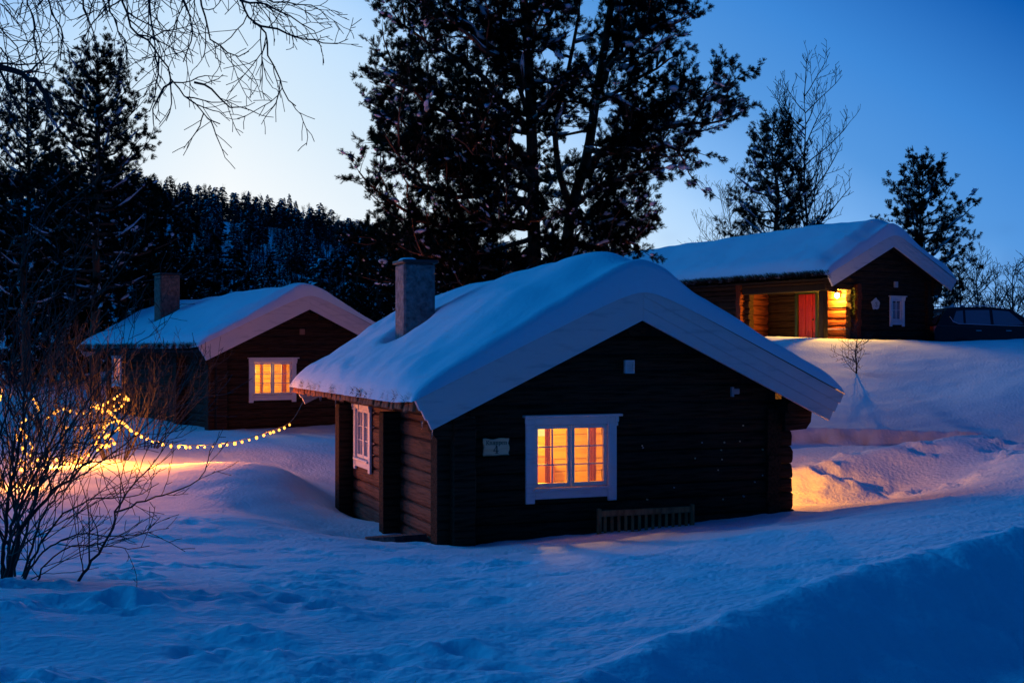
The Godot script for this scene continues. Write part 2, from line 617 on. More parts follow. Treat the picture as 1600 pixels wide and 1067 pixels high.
func height(x: float, z: float, fine := true) -> float:
	var dist := -z
	var h: float
	if dist > 62.0 or absf(x) > 40.0:
		h = lerpf(base_height(clampf(x, -40.0, 40.0), maxf(z, -72.0)), hill_height(x, z), smoothstep(60.0, 95.0, maxf(dist, absf(x) * 1.5)))
	else:
		h = base_height(x, z)
	if not fine:
		return h
	h += 0.045 * drift.get_noise_2d(x, z) * smoothstep(2.0, 12.0, dist)
	if dist > 45.0:
		return h
	# ploughed road edge in front
	var e := along(ROAD_EDGE, x + 0.10 * drift.get_noise_2d(x * 4.0, z * 4.0), z + 0.10 * drift.get_noise_2d(x * 4.0 + 50.0, z * 4.0))
	if absf(e.x) < 6.0 or e.x > 0.0:
		h -= 0.50 * smoothstep(-0.02, 0.75, e.x) * smoothstep(-14.0, -9.0, -absf(e.y))
		h += 0.05 * rough.get_noise_2d(e.y * 1.5, e.x * 0.5) * smoothstep(0.0, 0.25, e.x) * smoothstep(1.7, 0.8, e.x)
		var lip := exp(-pow((e.x + 0.05) / 0.12, 2.0))
		h += lip * (0.035 + 0.05 * maxf(rough.get_noise_2d(x * 1.6, z * 1.6), 0.0))
	# cut bank on the slope
	if x > 1.0 and x < 13.0 and dist > 19.0 and dist < 31.0:
		var k := along(CUT, x + 0.12 * rough.get_noise_2d(x * 0.8, z * 0.8), z + 0.15 * rough.get_noise_2d(x * 0.6 + 9.0, z * 0.6))
		var s := -k.x
		var fade := smoothstep(9.3, 8.6, x) * smoothstep(1.5, 3.0, x)
		h += fade * 0.30 * smoothstep(-0.06, 0.10, s) * exp(-maxf(s, 0.0) / 2.2)
		h += fade * 0.05 * rough.get_noise_2d(x * 2.2, z * 2.2) * exp(-pow(s / 0.3, 2.0))
	# trodden and tumbled snow
	var tread := 0.0
	if dist < 16.0:
		tread += 1.5 * smoothstep(1.0, -2.6, x + 0.25 * (dist - 6.0)) * smoothstep(10.5, 8.0, dist)
		tread += 0.8 * exp(-pow((dist - 10.8 - 0.28 * x) / 1.1, 2.0)) * smoothstep(1.5, -0.5, x)
		tread += 0.25
		tread += 0.9 * smoothstep(0.1, 0.5, e.x) * smoothstep(1.6, 0.7, e.x)
	var mound := Vector2((x - 6.4) / 2.6, (z + 18.9) / 1.9).length()
	if mound < 1.4:
		tread += 2.6 * smoothstep(1.35, 0.6, mound)
		var mm := along(MOUND, x, z)
		h += 0.25 * exp(-pow(mm.x / (0.85 if mm.x > 0.0 else 0.55), 2.0)) * smoothstep(0.0, 1.1, mm.y) * smoothstep(5.4, 4.0, mm.y)
	var mk := smoothstep(-0.1, 0.35, patchy.get_noise_2d(x, z))
	h += (0.016 + 0.045 * tread * mk) * rough.get_noise_2d(x, z)
	h += (0.006 + 0.022 * tread * mk) * rough.get_noise_2d(x * 3.1 + 40.0, z * 3.1)
	if dist < 15.0:
		# old footprints, softened by wind
		var q := Vector2(x, z).rotated(0.5) / 0.55
		var cell := q.floor()
		var hh := absf(sin(cell.x * 127.1 + cell.y * 311.7) * 43758.5)
		hh -= floorf(hh)
		if hh > 0.55:
			var o := Vector2(0.3 + 0.4 * hh, 0.3 + 0.4 * absf(sin(hh * 91.0)))
			var r := ((q - cell - o) / Vector2(0.16, 0.26)).length()
			var deep := clampf(tread * mk * 1.3, 0.0, 1.0)
			h -= deep * 0.08 * smoothstep(1.2, 0.5, r)
			h += deep * 0.014 * exp(-pow((r - 1.4) / 0.35, 2.0))
	return h

func ground_sheet(d_from: float, d_to: float, rate: float, floor_step: float, columns: PackedFloat32Array) -> MB:
	var b := MB.new()
	var rows := []
	var d := d_from
	while d < d_to:
		rows.append(d)
		d += maxf(floor_step, absf(d) * rate)
	rows.append(d_to)
	var nc := columns.size()
	for dd in rows:
		var wd: float = maxf(dd, 0.0) + 6.0
		for u in columns:
			var x := u * wd
			var z: float = -dd
			b.v.append(Vector3(x, height(x, z), z))
			var col := Color(1, 1, 1)
			if x > 2.0 and x < 10.0 and dd > 22.0 and dd < 27.0:
				var k := along(CUT, x, z)
				var s := -k.x
				var dirt := exp(-pow((s - 0.02) / 0.14, 2.0)) * smoothstep(-0.35, 0.25, rough.get_noise_2d(x * 1.3, z * 1.3)) * smoothstep(9.3, 8.6, x)
				var band := exp(-pow((s + 0.02) / 0.06, 2.0)) * smoothstep(9.3, 8.6, x)
				col = col.lerp(Color(0.42, 0.30, 0.2), clampf(dirt * 0.32 + band * 0.35, 0.0, 0.85))
			b.c.append(col)
			b.t.append(Vector2(x, z))
	var nr := rows.size()
	for j in nr:
		for i in nc:
			var l := b.v[j * nc + maxi(i - 1, 0)]
			var r := b.v[j * nc + mini(i + 1, nc - 1)]
			var f := b.v[maxi(j - 1, 0) * nc + i]
			var g := b.v[mini(j + 1, nr - 1) * nc + i]
			b.n.append((r - l).cross(g - f).normalized())
	for j in nr - 1:
		for i in nc - 1:
			var a := j * nc + i
			b.i.append_array([a, a + nc, a + 1, a + 1, a + nc, a + nc + 1])
	return b

func spread(inner: float, inner_step: float, outer: float, growth: float) -> PackedFloat32Array:
	var half := []
	var x := 0.0
	var st := inner_step
	while x < outer:
		half.append(x)
		if x > inner:
			st *= growth
		x += st
	half.append(outer)
	var out := PackedFloat32Array()
	for k in range(half.size() - 1, 0, -1):
		out.append(-half[k])
	for k in half:
		out.append(k)
	return out

func ground() -> void:
	drift.seed = 3
	drift.frequency = 0.35
	drift.fractal_octaves = 3
	rough.seed = 8
	rough.frequency = 1.7
	rough.fractal_octaves = 4
	patchy.seed = 9
	patchy.frequency = 0.7
	patchy.fractal_octaves = 2
	spline_field()
	struct("snow_ground", ground_sheet(2.6, 76.0, 0.0062, 0.02, spread(0.42, 0.0036, 7.0, 1.25)), M.snow)
	struct("snow_ground_behind_viewer", ground_sheet(-60.0, 2.6, 0.2, 0.5, spread(1.0, 0.1, 10.0, 1.3)), M.snow)
	struct("forest_hill", ground_sheet(76.0, 1400.0, 0.02, 1.0, spread(0.5, 0.02, 7.0, 1.3)), M.snow)

# ------------------------------------------------------------------ log cabins
# A cabin stands in its own axes: a runs along the front gable from the left barge tip, y up, b (towards -z) from the barge boards backwards.
const SPAN := 5.195
const PITCH := 0.475
const TIP := 2.0

func under_roof(a: float) -> float:
	return TIP + PITCH * minf(a, SPAN - a)

var log_cache := {}
func log_mesh(length: float, high: float, variant: int, thick := 0.19) -> Mesh:
	# along +x from 0, bottom at y 0, outer face towards +z
	var key := "%.2f %.2f %d %.2f" % [length, high, variant, thick]
	if log_cache.has(key):
		return log_cache[key]
	var r := RandomNumberGenerator.new()
	r.seed = variant * 77 + int(length * 31.0)
	var prof := [Vector2(0.0, 0.055), Vector2(0.07, 0.082), Vector2(0.26, 0.097), Vector2(0.7, 0.1), Vector2(0.92, 0.085), Vector2(1.0, 0.055), Vector2(1.0, -thick + 0.1), Vector2(0.0, -thick + 0.1)]
	var b := MB.new()
	var st := maxi(2, mini(6, int(length / 0.8) + 2))
	var rings := []
	for k in st:
		var x := length * k / (st - 1)
		var ring := []
		var bulge := r.randf_range(-0.008, 0.010)
		var sag := r.randf_range(-0.007, 0.007)
		for p in prof:
			var z: float = p.y + (bulge if p.y > 0.06 else 0.0)
			ring.append(Vector3(x + (r.randf_range(-0.012, 0.012) if k == 0 or k == st - 1 else 0.0), p.x * (high - 0.004) + sag * (1.0 if p.x > 0.05 and p.x < 0.95 else 0.0), z))
		rings.append(ring)
	for k in st - 1:
		var mid := Vector3((rings[k][0].x + rings[k + 1][0].x) * 0.5, high * 0.5, 0.0)
		for j in prof.size():
			var j2 := (j + 1) % prof.size()
			b.poly([rings[k][j], rings[k + 1][j], rings[k + 1][j2], rings[k][j2]], mid)
	b.poly(rings[0], Vector3(length * 0.5, high * 0.5, 0))
	b.poly(rings[st - 1], Vector3(length * 0.5, high * 0.5, 0))
	log_cache[key] = b.mesh()
	return log_cache[key]

func lay_logs(o: Node3D, axis: String, plane: float, outward: float, lo: float, hi: float, y0: float, y1: float, holes: Array, mat: Material, gable := false, ends := [0.14, 0.22], high := 0.2, shift := 0.0) -> void:
	# axis "a": the wall runs along a at b = plane; axis "b": along b at a = plane
	var y := y0 + shift
	var course := 0
	var usual := high
	while y < y1 - 0.02:
		high = snappedf(usual * (1.0 + (0.12 if gable else 0.24) * sin(course * 1.9 + plane * 5.0)), 0.01)
		var top := y + high
		var s: float = lo - ends[0] + 0.012 * sin(course * 2.3)
		var e: float = hi + ends[1] + 0.014 * sin(course * 3.1 + 1.0)
		if gable and y + 0.03 > TIP + PITCH * s:
			s = (y + 0.03 - TIP) / PITCH
			e = SPAN - s
		if e - s < 0.15:
			break
		var runs := [[s, e]]
		for hl in holes:
			if y + high * 0.5 > hl[2] and y + high * 0.5 < hl[3]:
				var cut := []
				for q in runs:
					if hl[0] > q[0] and hl[1] < q[1]:
						cut.append([q[0], hl[0]])
						cut.append([hl[1], q[1]])
					elif hl[0] <= q[0] and hl[1] > q[0]:
						cut.append([hl[1], q[1]])
					elif hl[1] >= q[1] and hl[0] < q[1]:
						cut.append([q[0], hl[0]])
					else:
						cut.append(q)
				runs = cut
		for q in runs:
			if q[1] - q[0] < 0.05:
				continue
			var m := log_mesh(snappedf(q[1] - q[0], 0.05), high, (course * 5 + int(plane * 3.0)) % 7)
			var xf: Transform3D
			if axis == "a":
				if outward > 0.0:
					xf = Transform3D(Basis(), Vector3(q[0], y, -plane - 0.1))
				else:
					xf = Transform3D(Basis(Vector3.UP, PI), Vector3(q[1], y, -plane + 0.1))
			else:
				# outward -1: faces -a
				if outward < 0.0:
					xf = Transform3D(Basis(Vector3.UP, -PI / 2), Vector3(plane + 0.1, y, -q[1]))
				else:
					xf = Transform3D(Basis(Vector3.UP, PI / 2), Vector3(plane - 0.1, y, -q[0]))
			piece("log", m, mat, o, xf)
		y = top
		course += 1

func window_part(o: Node3D, where: Transform3D, w: float, h: float, cols: int, rows: int, halves: int, called := "window", head := 0.06) -> Node3D:
	# outer casing w x h, bottom left at the origin, facing +z
	var wn := Node3D.new()
	var nm := called
	var k := 0
	while o.has_node(nm):
		k += 1
		nm = "%s_%03d" % [called, k]
	wn.name = nm
	wn.transform = where
	o.add_child(wn, true)
	var cs := minf(0.115, w * 0.16)
	var mk := func(called2: String, lo: Vector3, hi: Vector3, mat: Material, ch := 0.006):
		var b := MB.new()
		b.box(lo, hi, ch)
		part(called2, b, mat, wn)
	mk.call("casing", Vector3(0, -0.03, 0), Vector3(cs, h, 0.035), M.white)
	mk.call("casing", Vector3(w - cs, -0.03, 0), Vector3(w, h, 0.035), M.white)
	mk.call("casing", Vector3(cs + 0.002, 0.02, 0), Vector3(w - cs - 0.002, cs * 1.0, 0.031), M.white)
	mk.call("casing", Vector3(cs + 0.002, h - cs * 0.8, 0), Vector3(w - cs - 0.002, h - 0.001, 0.031), M.white)
	mk.call("sill", Vector3(cs * 0.7, cs * 1.0 + 0.001, 0.0), Vector3(w - cs * 0.7, cs * 1.0 + 0.035, 0.06), M.white)
	mk.call("head_board", Vector3(-head * 0.5, h + 0.001, -0.01), Vector3(w + head, h + 0.03, 0.085), M.white)
	for e in [[-0.018, 0.018], [w - 0.018, w + 0.018]]:
		mk.call("carved_bracket", Vector3(e[0], h - 0.07, 0.036), Vector3(e[1], h - 0.001, 0.06), M.white)
		mk.call("carved_bracket", Vector3(e[0] + 0.006, h - 0.115, 0.036), Vector3(e[1] - 0.006, h - 0.072, 0.052), M.white)
	var x0 := cs + 0.002
	var x1 := w - cs - 0.002
	var y0 := cs * 1.0 + 0.04
	var y1 := h - cs * 0.8 - 0.004
	var each := (x1 - x0) / halves
	for q in halves:
		var l := x0 + q * each + 0.003
		var r := x0 + (q + 1) * each - 0.003
		var f := minf(0.042, each * 0.12)
		var b := MB.new()
		b.box(Vector3(l, y0, -0.045), Vector3(l + f, y1, 0.008), 0.004)
		b.box(Vector3(r - f, y0, -0.045), Vector3(r, y1, 0.008), 0.004)
		b.box(Vector3(l + f, y0, -0.045), Vector3(r - f, y0 + f * 1.2, 0.007), 0.004)
		b.box(Vector3(l + f, y1 - f, -0.045), Vector3(r - f, y1, 0.007), 0.004)
		part("sash", b, M.white, wn)
		var gx0 := l + f
		var gx1 := r - f
		var gy0 := y0 + f * 1.2
		var gy1 := y1 - f
		for c in range(1, cols):
			var x := lerpf(gx0, gx1, float(c) / cols)
			mk.call("glazing_bar", Vector3(x - 0.009, gy0, -0.03), Vector3(x + 0.009, gy1, -0.005), M.white, 0.003)
		for c in range(1, rows):
			var y := lerpf(gy0, gy1, float(c) / rows)
			mk.call("glazing_bar", Vector3(gx0, y - 0.008, -0.031), Vector3(gx1, y + 0.008, -0.007), M.white, 0.003)
		for c in cols:
			for d in rows:
				mk.call("pane", Vector3(lerpf(gx0, gx1, float(c) / cols) + 0.0095, lerpf(gy0, gy1, float(d) / rows) + 0.0085, -0.022), Vector3(lerpf(gx0, gx1, float(c + 1) / cols) - 0.0095, lerpf(gy0, gy1, float(d + 1) / rows) - 0.0085, -0.0205), M.glass, 0.0)
	return wn

func facing_left(a: float, y: float, b_far: float) -> Transform3D:
	# a frame on a wall that looks towards -a: x runs from the back to the front
	return Transform3D(Basis(Vector3.UP, -PI / 2), Vector3(a, y, -b_far))

func curtain(o: Node3D, x0: float, x1: float, y0: float, y1: float, z: float, mat: Material, folds: int, seed_: int) -> void:
	var b := MB.new()
	var n := folds * 6
	var last := []
	for k in n + 1:
		var f := float(k) / n
		var x := lerpf(x0, x1, f)
		var zz := z + 0.018 * sin(f * folds * TAU + seed_) + 0.006 * sin(f * 13.0 + seed_)
		var p0 := Vector3(x, y0, zz)
		var p1 := Vector3(x, y1, zz)
		if k > 0:
			b.poly([last[0], p0, p1, last[1]], Vector3(x, (y0 + y1) * 0.5, z - 1.0))
		last = [p0, p1]
	part("curtain", b, mat, o)

func roof_of(o: Node3D, length: float) -> void:
	for z in [-0.53, -0.53 - (length - 2.2)]:
		var gi := MB.new()
		gi.prism([Vector2(0.45, 1.97), Vector2(SPAN - 0.45, 1.97), Vector2(SPAN - 0.45, TIP + 0.36), Vector2(SPAN * 0.5, TIP + 0.24 + PITCH * SPAN * 0.5), Vector2(0.45, TIP + 0.36)], z, z - 0.05)
		part("gable_lining", gi, M.dark, o)
	for side in [0, 1]:
		var eb := MB.new()
		var ep := [Vector2(0.45, 1.86), Vector2(0.14, 1.88), Vector2(0.07, 1.97), Vector2(0.04, 2.24), Vector2(0.45, 2.42)]
		if side == 1:
			ep = ep.map(func(p): return Vector2(SPAN - p.x, p.y))
		eb.prism(ep, -0.30, -0.38)
		part("eave_end_board", eb, M.tar_shaded, o)
	var lift := 0.435
	var sl := sqrt(1.0 + PITCH * PITCH)
	for side in [0, 1]:
		var b := MB.new()
		var pts := [Vector2(-0.06, TIP + 0.18), Vector2(SPAN * 0.5, TIP + 0.18 + PITCH * (SPAN * 0.5 + 0.06)), Vector2(SPAN * 0.5, TIP + lift + PITCH * (SPAN * 0.5 + 0.06)), Vector2(-0.13, TIP + lift - 0.03)]
		if side == 1:
			pts = pts.map(func(p): return Vector2(SPAN - p.x, p.y))
		b.prism(pts, -0.055, -length + 0.055)
		part("roof_slope", b, M.dark, o)
	# barge boards, three overlapping boards on each slope at both gables
	for gable in [0, 1]:
		for side in [0, 1]:
			for k in 3:
				var b := MB.new()
				var d0 := 0.128 * k
				var d1 := d0 + 0.1255
				var nx := -PITCH / sl
				var ny := 1.0 / sl
				var end := 0.0 - 0.018 * k
				var pts := []
				var tip := Vector2(0, TIP)
				var dirv := Vector2(1, PITCH) / sl
				for q in [[end, d0], [end, d1]]:
					pts.append(tip + dirv * q[0] + Vector2(nx, ny) * q[1])
				for dd in [d1, d0]:
					var off: Vector2 = Vector2(nx, ny) * dd
					var run: float = (SPAN * 0.5 - 0.002 - off.x) / dirv.x
					pts.append(tip + dirv * run + off)
				if side == 1:
					pts = pts.map(func(p): return Vector2(SPAN - p.x, p.y))
				var z0 := 0.012 * k
				if gable == 0:
					b.prism(pts, z0, -0.05)
				else:
					b.prism(pts, -length - z0, -length + 0.05)
				part("barge_board", b, M.barge, o)
	for a in [0.38, SPAN * 0.5, SPAN - 0.38]:
		var b := MB.new()
		var y := under_roof(a) - (0.02 if a != SPAN * 0.5 else 0.10)
		b.tube([Vector3(a, y, -0.22), Vector3(a, y, -length * 0.5), Vector3(a, y, -length + 0.2)], 0.09, 0.09, 10, true)
		part("purlin", b, M.tar_shaded, o)

func snow_on_roof(called: String, label: String, o: Node3D, length: float, thick: float, seed_: int, flat_front := 1.0, holes := [], eave_thin := 0.52) -> void:
	var b := MB.new()
	var na := 84
	var nb := int(34 + length * 6)
	var a0 := -0.24
	var a1 := SPAN + 0.22
	var b0 := -0.05
	var b1 := length + 0.08
	for j in nb + 1:
		var fb := float(j) / nb
		fb = fb * fb * (3.0 - 2.0 * fb) * 0.55 + fb * 0.45
		for i in na + 1:
			var fa := float(i) / na
			fa = fa * fa * (3.0 - 2.0 * fa) * 0.5 + fa * 0.5
			var a := lerpf(a0, a1, fa)
			var bb := lerpf(b0, b1, fb)
			var da := minf(a - a0, a1 - a)
			var db := minf(bb - b0, b1 - bb)
			var wob := 0.05 * drift.get_noise_2d(a * 2.0 + seed_, bb * 2.0)
			var ea := sqrt(maxf(0.0, 1.0 - pow(1.0 - clampf(da / (0.42 + wob), 0.0, 1.0), 2.2)))
			var eb := sqrt(maxf(0.0, 1.0 - pow(1.0 - clampf(db / 0.16, 0.0, 1.0), 2.2)))
			var front := lerpf(0.46, 1.0, smoothstep(0.0, flat_front, bb - b0 + 0.35 * drift.get_noise_2d(a * 1.1 + seed_, 3.0)))
			var r := sqrt(pow(a - SPAN * 0.5, 2.0) + lerpf(0.05, 0.50, smoothstep(-0.05, 0.9, bb - b0)))
			var plane := TIP + 0.425 + PITCH * (SPAN * 0.5 - absf(a - SPAN * 0.5) + 0.08)
			var smooth_plane := TIP + 0.425 + PITCH * (SPAN * 0.5 - r + 0.08)
			var t := thick * (1.0 + 0.50 * exp(-pow((a - SPAN * 0.5) / 1.0, 2.0))) * (1.0 - 0.30 * smoothstep(1.0, length, bb))
			t += 0.07 * drift.get_noise_2d(a * 1.6 + seed_ * 3.0, bb * 1.1 + seed_) + 0.012 * rough.get_noise_2d(a * 0.5, bb * 0.5 + seed_)
			if a < SPAN * 0.5:
				t *= lerpf(eave_thin, 1.0, smoothstep(0.05, 1.7, da + 0.15 * drift.get_noise_2d(bb * 1.5, seed_)))
			t += 0.035 * rough.get_noise_2d(a * 1.1, bb * 1.1 + seed_) * smoothstep(1.1, 0.2, minf(da, db))
			if a > SPAN * 0.5:
				t *= lerpf(1.0, 0.72, smoothstep(SPAN * 0.5, SPAN * 0.5 + 0.8, a))
			for hl in holes:
				var dd := Vector2((a - hl.x) / 0.42, (bb - hl.y) / 0.5).length()
				t *= 1.0 - 0.75 * smoothstep(1.25, 0.65, dd) * smoothstep(0.3, -0.6, (a - hl.x) / 0.5 - 0.4)
			t = maxf(t, 0.06) * front + 0.035 * exp(-pow((a - SPAN * 0.5) / 0.7, 2.0)) * exp(-pow((bb - b0) / 0.4, 2.0))
			var yy := smooth_plane + t * ea * eb
			yy = maxf(yy, smooth_plane - 0.02)
			var low := (1.0 - ea * eb)
			b.v.append(Vector3(a + 0.03 * rough.get_noise_2d(bb * 1.5, seed_) * (1.0 if da < 0.02 else 0.0), yy - 0.03 * low, -bb))
			b.t.append(Vector2(a, bb))
			b.c.append(Color(1, 1, 1))
	for j in nb + 1:
		for i in na + 1:
			var l := b.v[j * (na + 1) + maxi(i - 1, 0)]
			var r2 := b.v[j * (na + 1) + mini(i + 1, na)]
			var f := b.v[maxi(j - 1, 0) * (na + 1) + i]
			var g := b.v[mini(j + 1, nb) * (na + 1) + i]
			b.n.append((r2 - l).cross(g - f).normalized())
	for j in nb:
		for i in na:
			var k := j * (na + 1) + i
			b.i.append_array([k, k + na + 1, k + 1, k + 1, k + na + 1, k + na + 2])
	var s := solo(called, b, M.roof_snow, label, "snow", o.position, 0.0)
	s.rotation = o.rotation

func eave_boards(o: Node3D, length: float) -> void:
	var r := RandomNumberGenerator.new()
	r.seed = 5
	var z := 0.1
	while z < length - 0.1:
		var w := r.randf_range(0.15, 0.24)
		var b := MB.new()
		b.box(Vector3(-0.022, -0.09, -w * 0.5 + 0.006), Vector3(0.022, 0.07, w * 0.5 - 0.006), 0.008)
		var xf := Transform3D(Basis.from_euler(Vector3(r.randf_range(-0.22, 0.05), r.randf_range(-0.06, 0.06), r.randf_range(-0.35, -0.15))), Vector3(-0.17 + r.randf_range(-0.012, 0.012), TIP + 0.285 + r.randf_range(-0.012, 0.012), -z - w * 0.5))
		piece("bark_edge_board", b.mesh(), M.bark, o, xf)
		z += w
	turf(o, length, 110)

func turf(o: Node3D, length: float, count: int, big := 1.0) -> void:
	var t := MB.new()
	var r := RandomNumberGenerator.new()
	r.seed = 15
	for k in 16:
		var d := Vector3(-r.randf_range(0.2, 1.0), r.randf_range(-0.5, 0.9), r.randf_range(-0.8, 0.8)).normalized() * r.randf_range(0.05, 0.11)
		var s := Vector3(r.randf_range(-0.03, 0.03), r.randf_range(-0.03, 0.03), r.randf_range(-0.05, 0.05))
		t.tri(s + Vector3(0, 0, 0.012), s - Vector3(0, 0, 0.012), s + d, Vector3(-0.5, 0.3, 0.2))
	var where := []
	for k in count:
		where.append(Transform3D(Basis(Vector3.UP, r.randf_range(-0.4, 0.4)).scaled(Vector3.ONE * r.randf_range(0.6, 1.3) * big), Vector3(-0.18 + r.randf_range(-0.03, 0.04), TIP + 0.34 + r.randf_range(-0.05, 0.02), -r.randf_range(0.05, length - 0.05))))
	copies("turf_fringe", t.mesh(), M.grass, where, o)

func chimney(o: Node3D, a: float, b_: float, top: float, w: float, depth: float) -> void:
	var b := MB.new()
	b.box(Vector3(-w * 0.5, 0.0, -depth * 0.5), Vector3(w * 0.5, top - 2.0, depth * 0.5), 0.03)
	var c := part("chimney", b, M.stone, o)
	c.position = Vector3(a, 2.0, -b_)
	var d := MB.new()
	d.box(Vector3(-w * 0.5 - 0.03, top - 1.998, -depth * 0.5 - 0.04), Vector3(w * 0.5 + 0.04, top - 1.95, depth * 0.5 + 0.04), 0.012)
	part("chimney_cap", d, M.iron, c)

func shell(o: Node3D, a0: float, a1: float, b0: float, b1: float, y0: float, y1: float, hole: Array, boards: bool) -> void:
	# the pine-lined room behind the window: front lining with an opening, back, sides, floor, ceiling
	var b := MB.new()
	b.box(Vector3(a0 - 0.05, y0 - 0.05, -b1), Vector3(a1 + 0.05, y0, -b0 + 0.0))
	part("floor", b, M.pine_board, o)
	b = MB.new()
	b.box(Vector3(a0 - 0.05, y1, -b1), Vector3(a1 + 0.05, y1 + 0.05, -b0 + 0.0))
	part("ceiling", b, M.pine_board, o)
	for a in [a0 - 0.05, a1]:
		b = MB.new()
		b.box(Vector3(a, y0, -b1), Vector3(a + 0.05, y1, -b0))
		part("side_lining", b, M.pine_board, o)
	b = MB.new()
	b.box(Vector3(a0 - 0.05, y0 - 0.05, -b0 + 0.001), Vector3(hole[0], y1 + 0.05, -b0 + 0.04))
	b.box(Vector3(hole[1], y0 - 0.05, -b0 + 0.001), Vector3(a1 + 0.05, y1 + 0.05, -b0 + 0.04))
	b.box(Vector3(hole[0], y0 - 0.05, -b0 + 0.001), Vector3(hole[1], hole[2], -b0 + 0.039))
	b.box(Vector3(hole[0], hole[3], -b0 + 0.001), Vector3(hole[1], y1 + 0.05, -b0 + 0.039))
	part("front_lining", b, M.pine_board, o)
	# reveal between lining and frame
	b = MB.new()
	b.box(Vector3(hole[0] - 0.03, hole[2] - 0.03, -b0 + 0.0405), Vector3(hole[0], hole[3] + 0.03, -b0 + 0.185))
	b.box(Vector3(hole[1], hole[2] - 0.03, -b0 + 0.0405), Vector3(hole[1] + 0.03, hole[3] + 0.03, -b0 + 0.185))
	b.box(Vector3(hole[0], hole[2] - 0.03, -b0 + 0.0405), Vector3(hole[1], hole[2], -b0 + 0.185))
	b.box(Vector3(hole[0], hole[3], -b0 + 0.0405), Vector3(hole[1], hole[3] + 0.03, -b0 + 0.185))
	part("window_reveal", b, M.pine_board, o)
	var y := y0
	var k := 0
	while y < y1:
		var hgt := minf(0.17, y1 - y)
		var p := MB.new()
		p.box(Vector3(a0, y + 0.003, -b1 - 0.02), Vector3(a1, y + hgt - 0.003, -b1 + 0.012 + 0.003 * (k % 2)), 0.006)
		part("wall_board", p, M.pine_board, o)
		y += hgt
		k += 1
	b = MB.new()
	b.box(Vector3(a0 - 0.05, y0 - 0.05, -b1 - 0.06), Vector3(a1 + 0.05, y1 + 0.05, -b1 - 0.022))
	part("back_lining", b, M.dark, o)

func lamp_light(at: Vector3, col: Color, energy: float, size := 0.05, called := "lamp_light") -> void:
	var l := OmniLight3D.new()
	l.name = numbered(called)
	l.light_color = col
	l.light_energy = energy
	l.omni_range = 30.0
	l.omni_attenuation = 2.0
	l.light_size = size
	l.shadow_enabled = true
	add_child(l, true)
	l.position = at

func cabin_walls(o: Node3D, length: float, wall_back: float, front_holes: Array, left_holes: Array, front_mat: Material, side_mat: Material, y0: float) -> void:
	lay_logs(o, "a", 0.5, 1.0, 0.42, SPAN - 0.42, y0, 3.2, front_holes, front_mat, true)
	lay_logs(o, "a", wall_back, -1.0, 0.42, SPAN - 0.42, y0, 3.2, [], front_mat, true)
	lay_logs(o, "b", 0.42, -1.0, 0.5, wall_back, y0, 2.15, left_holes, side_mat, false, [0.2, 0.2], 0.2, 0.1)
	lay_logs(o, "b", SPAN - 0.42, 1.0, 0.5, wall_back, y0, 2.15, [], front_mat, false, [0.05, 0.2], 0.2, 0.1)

func corner_box(o: Node3D, lo: Vector3, hi: Vector3) -> void:
	var b := MB.new()
	b.box(lo, hi, 0.008)
	part("corner_board", b, M.tar_shaded, o)

func pendant_lamp(o: Node3D, label: String, at: Vector3, radius := 0.11) -> void:
	var w := o.to_global(at) if o.is_inside_tree() else o.transform * at
	var t := thing("pendant_lamp", label, "lamp", w)
	var b := MB.new()
	var rings := []
	for k in 2:
		var ring := []
		for s in 20:
			var a := TAU * s / 20.0
			ring.append(Vector3(cos(a), 0, sin(a)) * lerpf(radius, radius * 0.62, k) + Vector3(0, lerpf(-0.08, 0.1, k), 0))
		rings.append(ring)
	for s in 20:
		var s2 := (s + 1) % 20
		b.poly([rings[0][s], rings[0][s2], rings[1][s2], rings[1][s]], Vector3.ZERO)
	part("lamp_shade", b, M.shade, t)
	b = MB.new()
	b.tube([Vector3(0, 0.1, 0), Vector3(0, 0.42, 0)], 0.006, 0.006, 6)
	part("cord", b, M.iron, t)
	b = MB.new()
	b.ball(Vector3(0, -0.02, 0), Vector3.ONE * 0.035, 8, 12)
	part("lamp_bulb", b, M.lamp_glow, t)

func cabins() -> void:
	main_cabin()
	left_cabin()
	upper_cabin()

